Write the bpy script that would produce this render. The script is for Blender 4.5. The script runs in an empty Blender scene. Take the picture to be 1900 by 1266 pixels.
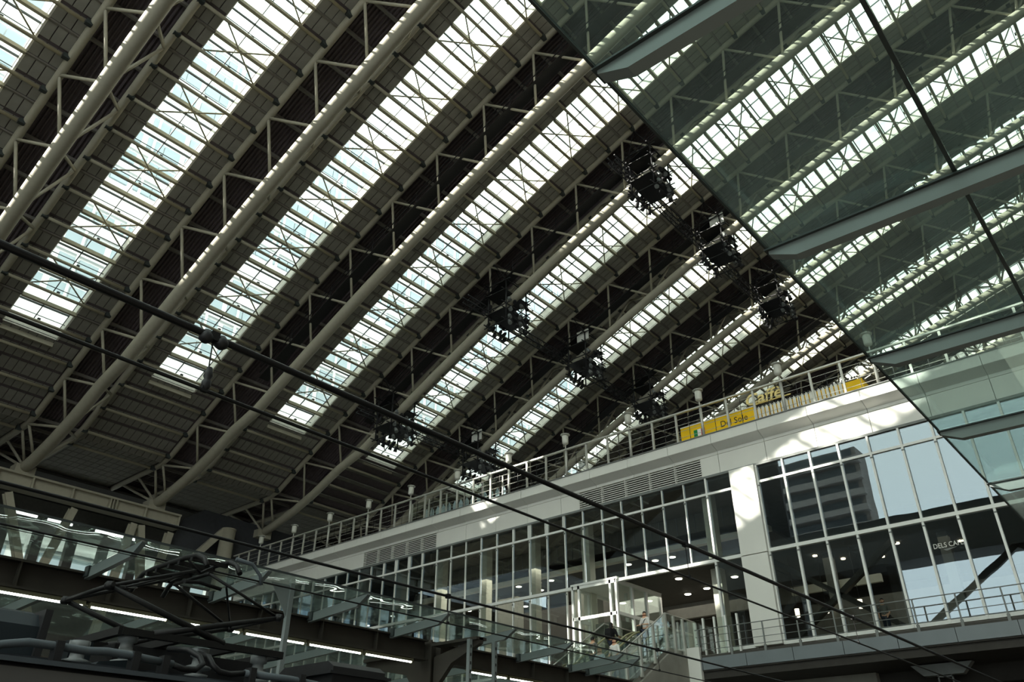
import bpy, bmesh, math, random
from mathutils import Vector, Matrix
random.seed(4)
S = bpy.context.scene
C = S.collection
PI = math.pi
# ------------------------------------------------------------------ camera, light, exposure
cd = bpy.data.cameras.new('camera')
cd.sensor_width = 36.0; cd.lens = 1463.98 / 1900 * 36; cd.clip_end = 2000; cd.clip_start = 0.05
cam = bpy.data.objects.new('camera', cd); C.objects.link(cam)
Rv = Vector((0.65124, -0.75888, 0.00168)).normalized(); Fv = Vector((0.65113, 0.55981, 0.51357)).normalized()
Rv = (Rv - Fv * Rv.dot(Fv)).normalized(); Uv = Rv.cross(Fv)
cam.matrix_world = Matrix(((Rv.x, Uv.x, -Fv.x, 0), (Rv.y, Uv.y, -Fv.y, 0), (Rv.z, Uv.z, -Fv.z, 0), (0, 0, 0, 1)))
S.camera = cam
SUN_DIR = Vector((1.33, -1.0, -1.0)).normalized()          # the way the light travels
sl = bpy.data.lights.new('sun', 'SUN'); sl.energy = 13.0; sl.angle = 0.009; sl.color = (1.0, 0.95, 0.85)
so = bpy.data.objects.new('sun', sl); C.objects.link(so); so.rotation_euler = SUN_DIR.to_track_quat('-Z', 'Y').to_euler()
so.location = (-60, 60, 90)
W = bpy.data.worlds.new('world'); S.world = W; W.use_nodes = True
wn = W.node_tree; wn.nodes.clear()
wo = wn.nodes.new('ShaderNodeOutputWorld'); wb = wn.nodes.new('ShaderNodeBackground')
wg = wn.nodes.new('ShaderNodeTexCoord'); ws = wn.nodes.new('ShaderNodeSeparateXYZ'); wr = wn.nodes.new('ShaderNodeValToRGB')
wn.links.new(wg.outputs['Generated'], ws.inputs[0]); wn.links.new(ws.outputs['Z'], wr.inputs[0])
wr.color_ramp.elements[0].position = 0.0; wr.color_ramp.elements[0].color = (0.86, 0.95, 0.95, 1)
wr.color_ramp.elements[1].position = 1.0; wr.color_ramp.elements[1].color = (0.78, 0.95, 0.92, 1)
e = wr.color_ramp.elements.new(0.45); e.color = (0.92, 1.0, 0.86, 1)
wn.links.new(wr.outputs[0], wb.inputs[0]); wb.inputs[1].default_value = 2.4
wn.links.new(wb.outputs[0], wo.inputs[0])
S.view_settings.view_transform = 'Standard'; S.view_settings.look = 'None'
S.view_settings.exposure = 0.5; S.view_settings.gamma = 1.0; S.view_settings.use_curve_mapping = False
try:
    cy = S.cycles
    cy.max_bounces = 10; cy.diffuse_bounces = 4; cy.glossy_bounces = 4; cy.transmission_bounces = 4
    cy.transparent_max_bounces = 24; cy.caustics_reflective = False; cy.caustics_refractive = False
    cy.sample_clamp_indirect = 6.0
except Exception:
    pass

# ------------------------------------------------------------------ materials
def srgb(r, g, b):
    f = lambda c: c / 12.92 if c <= .04045 else ((c + .055) / 1.055) ** 2.4
    return (f(r / 255), f(g / 255), f(b / 255), 1)
def mat(name, rgb, rough=.6, metal=0., var=.12, scale=3., spec=.3, bump=0.):
    m = bpy.data.materials.new(name); m.use_nodes = True
    nt = m.node_tree; b = nt.nodes['Principled BSDF']
    b.inputs['Roughness'].default_value = rough; b.inputs['Metallic'].default_value = metal
    b.inputs['Specular IOR Level'].default_value = spec
    c = srgb(*rgb)
    n = nt.nodes.new('ShaderNodeTexNoise'); n.inputs['Scale'].default_value = scale; n.inputs['Detail'].default_value = 4
    t = nt.nodes.new('ShaderNodeTexCoord'); nt.links.new(t.outputs['Object'], n.inputs['Vector'])
    r = nt.nodes.new('ShaderNodeValToRGB')
    r.color_ramp.elements[0].position = .3; r.color_ramp.elements[1].position = .75
    r.color_ramp.elements[0].color = tuple(x * (1 - var) for x in c[:3]) + (1,)
    r.color_ramp.elements[1].color = tuple(min(1, x * (1 + var * .6)) for x in c[:3]) + (1,)
    nt.links.new(n.outputs['Fac'], r.inputs[0]); nt.links.new(r.outputs[0], b.inputs['Base Color'])
    if bump:
        bp = nt.nodes.new('ShaderNodeBump'); bp.inputs['Strength'].default_value = bump
        nt.links.new(n.outputs['Fac'], bp.inputs['Height']); nt.links.new(bp.outputs[0], b.inputs['Normal'])
    return m
def glass(name, tint, refl_tint, base=.05, gain=1., wave=0., wscale=1., rough=0., haze=0.):
    """thin pane: tinted see-through with a mirror share that grows at grazing angles"""
    m = bpy.data.materials.new(name); m.use_nodes = True
    nt = m.node_tree; nt.nodes.clear()
    o = nt.nodes.new('ShaderNodeOutputMaterial'); mx = nt.nodes.new('ShaderNodeMixShader')
    tr = nt.nodes.new('ShaderNodeBsdfTransparent'); gl = nt.nodes.new('ShaderNodeBsdfGlossy')
    tr.inputs[0].default_value = tint + (1,); gl.inputs[0].default_value = refl_tint + (1,); gl.inputs['Roughness'].default_value = rough
    lw = nt.nodes.new('ShaderNodeLayerWeight'); lw.inputs['Blend'].default_value = .25
    ma = nt.nodes.new('ShaderNodeMath'); ma.operation = 'MULTIPLY_ADD'; ma.use_clamp = True
    ma.inputs[1].default_value = gain; ma.inputs[2].default_value = base
    nt.links.new(lw.outputs['Fresnel'], ma.inputs[0]); nt.links.new(ma.outputs[0], mx.inputs[0])
    if wave:
        n = nt.nodes.new('ShaderNodeTexNoise'); n.inputs['Scale'].default_value = wscale; n.inputs['Detail'].default_value = 1
        t = nt.nodes.new('ShaderNodeTexCoord'); nt.links.new(t.outputs['Object'], n.inputs['Vector'])
        bp = nt.nodes.new('ShaderNodeBump'); bp.inputs['Strength'].default_value = wave; bp.inputs['Distance'].default_value = .1
        nt.links.new(n.outputs['Fac'], bp.inputs['Height']); nt.links.new(bp.outputs[0], gl.inputs['Normal'])
    nt.links.new(tr.outputs[0], mx.inputs[1]); nt.links.new(gl.outputs[0], mx.inputs[2]); last = mx
    if haze:             # a film of dust that scatters a little light
        ts = nt.nodes.new('ShaderNodeBsdfTranslucent'); df = nt.nodes.new('ShaderNodeBsdfDiffuse'); m1 = nt.nodes.new('ShaderNodeMixShader'); m2 = nt.nodes.new('ShaderNodeMixShader')
        ts.inputs[0].default_value = df.inputs[0].default_value = (.64, .69, .67, 1)
        dn = nt.nodes.new('ShaderNodeTexNoise'); dn.inputs['Scale'].default_value = 2.2; dn.inputs['Detail'].default_value = 5
        tcd = nt.nodes.new('ShaderNodeTexCoord'); nt.links.new(tcd.outputs['Object'], dn.inputs['Vector'])
        mm = nt.nodes.new('ShaderNodeMath'); mm.operation = 'MULTIPLY'; mm.inputs[1].default_value = haze * 2; nt.links.new(dn.outputs['Fac'], mm.inputs[0])
        nt.links.new(ts.outputs[0], m1.inputs[1]); nt.links.new(df.outputs[0], m1.inputs[2])
        nt.links.new(mm.outputs[0], m2.inputs[0]); nt.links.new(mx.outputs[0], m2.inputs[1]); nt.links.new(m1.outputs[0], m2.inputs[2]); last = m2
    nt.links.new(last.outputs[0], o.inputs[0])
    return m
def emit(name, rgb, st):
    m = bpy.data.materials.new(name); m.use_nodes = True
    nt = m.node_tree; nt.nodes.clear()
    o = nt.nodes.new('ShaderNodeOutputMaterial'); e = nt.nodes.new('ShaderNodeEmission')
    e.inputs[0].default_value = rgb + (1,); e.inputs[1].default_value = st; nt.links.new(e.outputs[0], o.inputs[0])
    return m
M = dict(
    steel=mat('cream_steel', (178, 173, 155), .55, var=.06),
    beam=mat('cream_beam', (176, 170, 148), .6, var=.06),
    tile=mat('grey_tile', (150, 148, 140), .75, var=.10, scale=1.2),
    purlin=mat('grey_purlin', (132, 128, 122), .7, var=.1),
    deck=mat('dark_deck', (104, 95, 98), .7, var=.15),
    curb=mat('pale_curb', (225, 222, 212), .6),
    dark=mat('black_metal', (38, 38, 40), .5, var=.2, scale=8),
    bar=mat('glazing_bar', (60, 66, 66), .5),
    white=mat('white_cladding', (222, 222, 216), .45, var=.05, scale=.6),
    mullion=mat('white_mullion', (226, 228, 224), .4, var=.04),
    trim=mat('grey_trim', (120, 124, 122), .5),
    fascia=mat('grey_fascia', (116, 124, 128), .4, var=.08, scale=1.),
    railing=mat('silver_railing', (190, 190, 182), .35, metal=.3),
    lamp=mat('lamp_frost', (205, 205, 195), .4),
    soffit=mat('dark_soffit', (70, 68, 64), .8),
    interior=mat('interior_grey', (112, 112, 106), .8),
    intdark=mat('interior_dark', (58, 56, 53), .8),
    column=mat('interior_column', (205, 204, 190), .7),
    concrete=mat('concrete', (150, 148, 140), .85, var=.15, scale=1.5),
    ground=mat('platform_grey', (110, 108, 102), .85, var=.2, scale=2),
    ballast=mat('ballast', (82, 74, 66), .95, var=.4, scale=14, bump=.6),
    canopy=mat('canopy_steel', (130, 137, 137), .45, var=.06),
    ibeam=mat('brown_beam', (70, 65, 59), .6, var=.15),
    fix=mat('lamp_housing', (150, 148, 120), .6),
    wire=mat('black_wire', (20, 20, 22), .5),
    train=mat('train_steel', (78, 75, 73), .4, metal=.4, var=.08, scale=2),
    trainroof=mat('train_roof', (70, 76, 82), .7, var=.15, scale=6, bump=.2),
    pipe=mat('grey_pipe', (82, 89, 94), .6, var=.08, scale=6),
    porcelain=mat('porcelain', (122, 126, 127), .3),
    panto=mat('pantograph_black', (24, 24, 24), .5, var=.2, scale=9),
    cover=mat('blue_grey_cover', (34, 42, 47), .5),
    yellow=mat('yellow_board', (250, 202, 10), .5, var=.04),
    gold=mat('cream_letters', (250, 226, 150), .4),
    picket=mat('white_picket', (240, 238, 226), .5),
    tower=mat('pale_tower', (244, 246, 244), .7, var=.03, scale=.05),
    towerwin=mat('tower_window', (160, 176, 184), .25, spec=.4, var=.08, scale=.1),
    hotel=mat('brown_hotel', (112, 106, 98), .8, var=.1, scale=.1),
    balcony=mat('balcony_band', (128, 122, 114), .8),
    red=mat('flag_red', (200, 50, 45), .5), green=mat('flag_green', (20, 130, 70), .5), flagwhite=mat('flag_white', (240, 240, 235), .5),
    skin=mat('skin', (214, 170, 140), .6, var=.05), hair=mat('black_hair', (24, 20, 18), .5), blond=mat('light_hair', (196, 160, 100), .5),
    shirt=mat('white_shirt', (232, 230, 226), .8), black=mat('black_cloth', (26, 26, 28), .8), blue=mat('blue_cloth', (60, 80, 120), .8),
    jeans=mat('dark_jeans', (44, 50, 64), .8), pale=mat('pale_blue_cloth', (190, 205, 215), .8),
    belt=mat('handrail_rubber', (150, 150, 112), .3),
    sky=glass('skylight_glass', (.97, .985, .975), (.9, .95, 1.), .01, .4),
    front=glass('facade_glass', (.84, .87, .86), (.74, .86, 1.), .10, .55, wave=.02, wscale=.5),
    cglass=glass('canopy_glass', (.83, .91, .885), (.85, .95, .92), .015, .3, haze=.04),
    lglass=glass('wavy_canopy_glass', (.82, .86, .84), (.84, .9, .87), .03, .4, wave=.12, wscale=1.6, haze=.02),
    eglass=glass('balustrade_glass', (.93, .96, .94), (.95, 1., .97), .03, .4),
    tube=emit('fluorescent', (.95, 1., .92), 9.0),
    down=emit('downlight', (1., .96, .78), 9.0),
    warm=emit('warm_lamp', (1., .85, .6), 4.0),
    strip=emit('strip_light', (.95, 1., 1.), 4.0),
)

# ------------------------------------------------------------------ mesh helpers
class MB:
    def __init__(s): s.v = []; s.f = []; s.sm = []
    def box(s, x0, x1, y0, y1, z0, z1):
        b = len(s.v)
        s.v += [(x0, y0, z0), (x1, y0, z0), (x1, y1, z0), (x0, y1, z0), (x0, y0, z1), (x1, y0, z1), (x1, y1, z1), (x0, y1, z1)]
        s.f += [tuple(b + i for i in q) for q in ((0, 3, 2, 1), (4, 5, 6, 7), (0, 1, 5, 4), (1, 2, 6, 5), (2, 3, 7, 6), (3, 0, 4, 7))]; s.sm += [0] * 6
        return s
    def prism(s, pts, ax, a, b_):
        """polygon pts in the plane across axis ax, from a to b_"""
        b = len(s.v); n = len(pts)
        for w in (a, b_):
            for p, q in pts: s.v.append((w, p, q) if ax == 0 else (p, w, q) if ax == 1 else (p, q, w))
        s.f.append(tuple(b + i for i in range(n))); s.f.append(tuple(b + n + i for i in reversed(range(n)))); s.sm += [0, 0]
        for i in range(n):
            j = (i + 1) % n; s.f.append((b + i, b + n + i, b + n + j, b + j)); s.sm.append(0)
        return s
    def tube(s, pts, r, n=8, cap=True):
        pts = [Vector(p) for p in pts]; b = len(s.v); rs = r if isinstance(r, (list, tuple)) else [r] * len(pts)
        u = None
        for i, p in enumerate(pts):
            d = (pts[min(i + 1, len(pts) - 1)] - pts[max(i - 1, 0)]).normalized()
            if u is None: u = d.orthogonal().normalized()
            u = (u - d * u.dot(d)).normalized(); w = d.cross(u)
            for k in range(n):
                a = 2 * PI * (k + .5) / n; q = p + (u * math.cos(a) + w * math.sin(a)) * rs[i]; s.v.append(tuple(q))
        for i in range(len(pts) - 1):
            for k in range(n):
                k2 = (k + 1) % n; s.f.append((b + i * n + k, b + i * n + k2, b + (i + 1) * n + k2, b + (i + 1) * n + k)); s.sm.append(n > 5)
        if cap:
            s.f.append(tuple(b + k for k in reversed(range(n)))); s.f.append(tuple(b + (len(pts) - 1) * n + k for k in range(n))); s.sm += [0, 0]
        return s
    def bar(s, p, q, w, h, up=(0, 0, 1)):
        """rectangular bar from p to q, w across, h along up"""
        p = Vector(p); q = Vector(q); d = (q - p).normalized(); up = Vector(up); sd = d.cross(up).normalized(); up = sd.cross(d).normalized(); b = len(s.v)
        for c in (p, q):
            for i, j in ((-1, -1), (1, -1), (1, 1), (-1, 1)): s.v.append(tuple(c + sd * i * w / 2 + up * j * h / 2))
        s.f += [tuple(b + i for i in t) for t in ((3, 2, 1, 0), (4, 5, 6, 7), (0, 1, 5, 4), (1, 2, 6, 5), (2, 3, 7, 6), (3, 0, 4, 7))]; s.sm += [0] * 6
        return s
    def lathe(s, c, prof, n=14):
        """profile [(r, z)] turned about the vertical through c"""
        b = len(s.v); c = Vector(c)
        for r, z in prof:
            for k in range(n):
                a = 2 * PI * k / n; s.v.append((c.x + r * math.cos(a), c.y + r * math.sin(a), c.z + z))
        for i in range(len(prof) - 1):
            for k in range(n):
                k2 = (k + 1) % n; s.f.append((b + i * n + k, b + i * n + k2, b + (i + 1) * n + k2, b + (i + 1) * n + k)); s.sm.append(1)
        s.f.append(tuple(b + k for k in reversed(range(n)))); s.f.append(tuple(b + (len(prof) - 1) * n + k for k in range(n))); s.sm += [0, 0]
        return s
    def mesh(s, name, m):
        me = bpy.data.meshes.new(name); me.from_pydata(s.v, [], s.f); me.polygons.foreach_set('use_smooth', [bool(x) for x in s.sm])
        if m: me.materials.append(m if not isinstance(m, str) else M[m])
        me.update(); return me
    def obj(s, name, m, parent=None, **k): return put(name, s.mesh(name, m), parent, **k)
def put(name, me, parent=None, loc=None, rot=None, kind=None, label=None, cat=None, group=None):
    o = bpy.data.objects.new(name, me); C.objects.link(o)
    if parent is not None: o.parent = parent
    if loc is not None: o.location = loc
    if rot is not None: o.rotation_euler = rot
    if kind: o['kind'] = kind
    if label: o['label'] = label
    if cat: o['category'] = cat
    if group: o['group'] = group
    return o
def thing(name, label, cat, group=None, loc=(0, 0, 0), rot=None): return put(name, None, None, loc, rot, None, label, cat, group)
def struct(name, label=None): return put(name, None, None, (0, 0, 0), None, 'structure', label)
def arc(p0, p1, p2, n=8):
    """quadratic curve"""
    p0, p1, p2 = Vector(p0), Vector(p1), Vector(p2)
    return [tuple(p0 * (1 - t) ** 2 + p1 * 2 * t * (1 - t) + p2 * t * t) for t in [i / n for i in range(n + 1)]]
ORD = ['leftmost', 'second from the left', 'third from the left', 'fourth from the left', 'fifth from the left', 'sixth from the left', 'seventh from the left', 'eighth from the left', 'ninth from the left', 'tenth from the left', 'eleventh from the left', 'twelfth from the left', 'thirteenth from the left', 'fourteenth from the left', 'fifteenth from the left', 'sixteenth from the left']

# ------------------------------------------------------------------ the roof
P = 10.3
c2, c1, c0 = -0.0026027, -0.2671322, 49.64056
def zr(y):
    if y <= 60: return c0 + c1 * y + c2 * y * y
    t = y - 60; return c0 + c1 * 60 + c2 * 3600 - .0 * t
def sl(y): return (zr(y + .05) - zr(y - .05)) / .1
Y0, Y1 = -28.0, 77.0        # roof extent across the tracks
SK1 = 54.3                  # low end of the skylights
NODE0 = 30.09; NS = 4.32; ROW = 1.08
rows = []                   # row k spans y = NODE0 + k*ROW .. + ROW
kmin = math.ceil((Y0 - NODE0) / ROW); kmax = math.floor((Y1 - NODE0) / ROW)
ksk = round((SK1 - NODE0) / ROW)                  # first row that has no glass
def inview(p, mg=60):
    d = Vector(p); w = d.dot(Fv)
    if w < .1: return False
    x = 950 + 1464 * d.dot(Rv) / w; y = 633 - 1464 * d.dot(Uv) / w
    return -mg < x < 1900 + mg and -mg < y < 1266 + mg and not (d.x > 33 and p[2] / p[0] < .5 and p[1] < 58)
tile_me = MB().box(-.25, .25, -.49, .49, 0, .05).mesh('panel', 'tile')
pane_me = MB().box(-.78, .78, -.50, .50, 0, .02).mesh('pane', 'sky')
tube_me = MB().tube([(0, 0, 0), (6.15, 0, 0)], .108, 10).mesh('cross_beam', 'beam')
rail_me = MB().box(1.6, 5.06, -.11, .11, -.12, .12).mesh('rail', 'beam')
prl_me = MB().box(0, 1.6, -.06, .06, -.05, .07).box(5.06, 6.7, -.06, .06, -.05, .07).mesh('purlin', 'purlin')
dot_me = MB().box(-.09, .09, -.09, .09, -.09, .09).mesh('sprinkler', 'dark')
brk_me = MB().box(-.1, .26, -.13, .13, -.05, .26).mesh('bracket', 'bar')
NB = range(-2, 10)
for k in NB:
    xo = P * k
    xL, xR, cB, cA = 11.4 + xo, 14.78 + xo, 9.75 + xo, 16.55 + xo
    near = k <= 6
    # --- grey panel strips, left and right of the skylight
    def strip(nm, x0, n, lab):
        st = struct(nm, lab)
        rest = MB()
        def tb(mb, xx, y0, y1):
            ya, yb = y0 + .02, y1 - .02
            b = len(mb.v)
            for dz in (0, .06):
                mb.v += [(xx + .015, ya, zr(ya) + dz), (xx + .55 - .015, ya, zr(ya) + dz), (xx + .55 - .015, yb, zr(yb) + dz), (xx + .015, yb, zr(yb) + dz)]
            mb.f += [tuple(b + i for i in q) for q in ((0, 3, 2, 1), (4, 5, 6, 7), (0, 1, 5, 4), (1, 2, 6, 5), (2, 3, 7, 6), (3, 0, 4, 7))]; mb.sm += [0] * 6
        cnt = 0
        for r in range(kmin, ksk):
            y = NODE0 + ROW * (r + .5)
            for i in range(n):
                xx = x0 + .55 * i
                if near and cnt < 290 and inview((xx, y, zr(y)), 20):
                    put('panel', tile_me, st, (xx + .275, y, zr(y)), (math.atan(sl(y)), 0, 0)); cnt += 1
                else: tb(rest, xx, NODE0 + ROW * r, NODE0 + ROW * (r + 1))
        if rest.v: rest.obj('panel_field', 'tile', st, kind='stuff')
    if k >= -2:
        strip('ceiling', cB + .02, 3, None)
        strip('ceiling', xR + .1, 3, None)
    # dark backing above the joints so that no sky shows between the panels
    bk = struct('ceiling'); mb = MB()
    ysb = [Y0 + (Y1 - Y0) * i / 60 for i in range(61)]
    def sheet(mb, x0, x1, y0, y1, dz, th=.05, n=40):
        b = len(mb.v)
        for i in range(n + 1):
            y = y0 + (y1 - y0) * i / n
            for x, z in ((x0, dz), (x1, dz), (x1, dz + th), (x0, dz + th)): mb.v.append((x, y, zr(y) + z))
        for i in range(n):
            for j in range(4):
                a = b + i * 4 + j; c = b + i * 4 + (j + 1) % 4
                mb.f.append((a, c, c + 4, a + 4)); mb.sm.append(0)
        mb.f.append((b, b + 3, b + 2, b + 1)); e = b + n * 4; mb.f.append((e, e + 1, e + 2, e + 3)); mb.sm += [0, 0]
    sheet(mb, cB - .05, xL, Y0, NODE0 + ROW * ksk, .09)
    sheet(mb, xR, cA + .1, Y0, NODE0 + ROW * ksk, .09)
    sheet(mb, cB - .05, cA + .1, NODE0 + ROW * ksk, Y1, .09)
    mb.obj('roof_board', 'deck', bk)
    # solid low end of the bay: panels right across
    st = struct('ceiling'); rest = MB()
    for r in range(ksk, kmax):
        y = NODE0 + ROW * (r + .5)
        for i in range(12):
            xx = cB + .02 + .555 * i
            if k <= 2 and y < 62 and inview((xx, y, zr(y)), 10): put('panel', tile_me, st, (xx + .275, y, zr(y)), (math.atan(sl(y)), 0, 0))
            else: rest.box(xx + .015, xx + .535, y - .5, y + .5, zr(y) + .0, zr(y) + .06)
    if rest.v: rest.obj('panel_field', 'tile', st, kind='stuff')
    # --- corrugated dark deck inside the truss (between its two upper chords)
    dk = struct('ceiling'); mb = MB()
    xa, xb = cA - P - .05, cB + .05
    n = 56; b = len(mb.v); nr = 14
    prof = []
    for i in range(nr):
        w = (xb - xa) / nr; x = xa + w * i
        prof += [(x, .62), (x + w * .3, .62), (x + w * .5, .74), (x + w * .8, .74)]
    prof.append((xb, .62))
    for i in range(n + 1):
        y = Y0 + (Y1 - Y0) * i / n
        for x, z in prof: mb.v.append((x, y, zr(y) + z))
    L = len(prof)
    for i in range(n):
        for j in range(L - 1):
            a = b + i * L + j; mb.f.append((a, a + 1, a + L + 1, a + L)); mb.sm.append(0)
    mb.obj('corrugated_deck', 'deck', dk)
    # upstands closing the step between deck and panels
    mb = MB(); sheet(mb, xa, xa + .05, Y0, Y1, .02, .75); sheet(mb, xb - .05, xb, Y0, Y1, .02, .75); mb.obj('upstand', 'deck', dk)
    for r in range(kmin, kmax):
        if r % 2 == 0:
            y = NODE0 + ROW * r
            if k <= 5 and inview((xa + 1.7, y, zr(y)), 40): MB().box(xa, xb, y - .08, y + .08, zr(y) + .30, zr(y) + .52).obj('purlin', 'purlin', dk)
    # --- the skylight
    wd = struct('window_%d' % (k + 3))
    rest = MB(); fr = MB(); gb = MB()
    cnt = 0
    for r in range(kmin, ksk):
        y = NODE0 + ROW * (r + .5); a = math.atan(sl(y))
        for i in (0, 1):
            x = xL + .82 + 1.645 * i
            if near and inview((x, y, zr(y)), 20): put('pane', pane_me, wd, (x, y, zr(y) + .90), (a, 0, 0))
            else:
                b = len(rest.v)
                for yy in (y - .51, y + .51):
                    for dx in (-.78, .78): rest.v.append((x + dx, yy, zr(yy) + .90))
                rest.f.append((b, b + 1, b + 3, b + 2)); rest.sm.append(0)
    if rest.v: rest.obj('pane_field', 'sky', wd, kind='stuff')
    if k == -2: mb = MB(); sheet(mb, xL, xR, Y0, NODE0 + ROW * ksk, 1.0); mb.obj('sun_block_sheet', 'deck', wd)  # unseen sheet added over this skylight to stop its band of sun
    yk = NODE0 + ROW * ksk
    for x, w in ((xL, .06), (xL + 1.645, .05), (xR, .06)):
        mb = MB(); sheet(mb, x - w / 2, x + w / 2, Y0, yk, .83, .12); mb.obj('glazing_bar', 'bar', wd)
    mb = MB(); sheet(mb, xL - .05, xL, Y0, yk, .0, .97); mb.obj('curb', 'curb', wd)
    mb = MB(); sheet(mb, xR, xR + .12, Y0, yk, .0, .97); mb.obj('curb', 'curb', wd)
    MB().box(xL, xR, yk, yk + .12, zr(yk), zr(yk) + .95).obj('curb', 'curb', wd)
    MB().box(xL, xR, yk + .25, yk + .45, zr(yk) - .45, zr(yk) - .15).obj('gutter', 'steel', wd)
    for r in range(kmin, ksk + 14):
        y = NODE0 + ROW * r; z = zr(y); vis = (inview((xL + 1.6, y, z), 60) or inview((cA, y, z), 60) or inview((cB, y, z), 60)) and near
        if y > 61.5: break
        tb = (r % 2 != 0)
        if r >= ksk and not tb: continue
        if tb:     # low tubular beam between the trusses, with dark glazing bars above it
            if vis:
                put('cross_beam', tube_me, wd, (cB + .3, y, z - .32))
                put('bracket', brk_me, wd, (cB, y, z - .36)); put('bracket', brk_me, wd, (cA - .18, y, z - .36))
                if r < ksk:
                    put('sprinkler', dot_me, wd, (xL + 1.72, y + .12, z - .12))
            else: fr.tube([(cB + .3, y, z - .32), (cA - .1, y, z - .32)], .125, 6)
            if r < ksk:
                gb.box(xL, xR, y - .04, y + .04, z + .83, z + .95)
                gb.tube([(xL - .1, y + .26, z + .25), (xR + .1, y + .26, z + .25)], .03, 5)
        else:
            if vis: put('rail', rail_me, wd, (cB + .05, y, z - .02)); put('purlin', prl_me, wd, (cB + .05, y, z - .03))
            else: fr.box(cB + .05, cA, y - .11, y + .11, z - .14, z + .1)
            if r % 4 == 2 and r < ksk - 1:     # cross bracing in every other bay
                ya, yb = y - ROW, y + ROW
                for p, q in (((xL, ya), (xR, yb)), ((xL, yb), (xR, ya))):
                    pts = [(p[0], p[1], zr(p[1]) - .2), (q[0], q[1], zr(q[1]) - .2)]
                    if vis: MB().tube(pts, .05, 6).obj('brace', 'beam', wd)
                    else: fr.tube(pts, .05, 4)
    if fr.v: fr.obj('beam_field', 'beam', wd, kind='stuff')
    if gb.v: gb.obj('glazing_frame', 'bar', wd, kind='stuff')

# ------------------------------------------------------------------ the trusses
def zbot(y):
    if y < 50: return zr(y) - 3.5
    pts = [(50, zr(50) - 3.5), (53, 25.35), (56, 23.95), (59, 22.85), (62, 22.05), (63.5, 21.85)]
    for (a, za), (b, zb) in zip(pts, pts[1:]):
        if y <= b: return za + (zb - za) * (y - a) / (b - a)
    return 21.85
tl = ['cream roof truss', 'at the far left, rising over the two black wires to the top edge']
ti = 0
for k in range(-2, 11):
    xA, xB, xb = 6.4 + P * k, 9.75 + P * k, 7.9 + P * k
    lab = 'cream tubular roof truss with V webs, ' + ORD[max(0, k) % 16] + ' under the skylights'
    if k == -1: lab = 'cream roof truss whose upper chord just enters the top left corner'
    if k == -2: continue
    if k > 8: continue
    t = thing('roof_truss', lab, 'truss', 'long roof trusses')
    def curve(x, f, y0, y1, n): return [(x, y0 + (y1 - y0) * i / n, f(y0 + (y1 - y0) * i / n)) for i in range(n + 1)]
    MB().tube(curve(xb, zbot, Y0, 50, 26) + curve(xb, zbot, 50.5, 63.5, 16), .44 if k < 2 else .40 if k == 2 else .35, 16).obj('bottom_chord', 'steel', t)
    for x in (xA, xB): MB().tube(curve(x, lambda y: zr(y) - .12, Y0, 69, 60), .24 if k < 2 else .21, 12).obj('upper_chord', 'steel', t)
    n0 = math.ceil((Y0 + 4 - NODE0) / NS)
    for n in range(n0, 8):
        y = NODE0 + NS * n
        if y > 62: break
        for x in (xA, xB):
            for s in (-1, 1):
                ym = y + s * NS / 2 - (1.15 if y < 52 else .7)
                if ym > 63 or ym < Y0: continue
                MB().tube([(x, y, zr(y) - .2), (xb, ym, zbot(ym))], .10 if k < 2 else .09, 8).obj('web_member', 'steel', t)
    for y in (61.5, 64.4, 67.2):
        for s in (-1, 1): MB().tube([(xA if s < 0 else xB, y, zr(y) - .2), (xb, 63.3, 21.9)], .1, 8).obj('web_member', 'steel', t)
    if k >= 2:       # maintenance catwalk inside the truss
        cwf = lambda x0, x1, z0, th: [(x0, x1, z0, th)]
        mb = MB(); sheet(mb, xb - .95, xb - .15, Y0, 49, -2.0, .05, 24); ct = mb.obj('catwalk_floor', 'dark', t)
        mb = MB()
        for x in (xb - .98, xb - .12):
            for dz in (-1.55, -1.1): mb.tube([(x, Y0 + (49 - Y0) * i / 20, zr(Y0 + (49 - Y0) * i / 20) + dz) for i in range(21)], .035, 5)
            for i in range(36): y = Y0 + 2.16 * i; mb.tube([(x, y, zr(y) - 2.0), (x, y, zr(y) - .9)], .03, 4)
        mb.obj('catwalk_rail', 'dark', ct)
    MB().box(xb - .7, xb + .7, 62.9, 64.1, 21.3, 22.0).obj('bearing_shoe', 'steel', t)

# ------------------------------------------------------------------ ground, tracks, platforms, end walls
fl = struct('floor'); MB().box(-60, 110, -40, 95, -3.0, -2.75).obj('track_bed', 'ballast', fl)
MB().box(-60, 110, -7.0, 1.6, -2.74, -1.6).obj('platform_slab', 'ground', fl); MB().box(-60, 110, 10.3, 21.5, -2.74, -1.6).obj('platform_slab', 'ground', fl)
MB().box(-60, 110, 30, 40, -2.74, -1.6).obj('platform_slab', 'ground', fl)
for y in (4.3, 8.1):
    for s in (-.53, .53): MB().box(-60, 33, y + s - .035, y + s + .035, -2.74, -2.6).obj('rail', 'trim', fl)
ew = struct('wall_back')         # far side of the hall, below the low end of the roof
MB().box(-30, 60, 76, 76.5, -3, 16.6).obj('lower_wall', 'interior', ew)
MB().box(-30, 60, 76, 76.5, 21.2, 26.5).obj('upper_wall', 'interior', ew)
for i in range(30):
    x = -25 + i * 2.9
    MB().box(x, x + .8, 75.9, 76.6, 16.6, 21.2).obj('pier', 'interior', ew)
MB().box(-30, 60, 69, 76.2, 23.9, 24.1).obj('eaves_soffit', 'soffit', ew)
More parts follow.
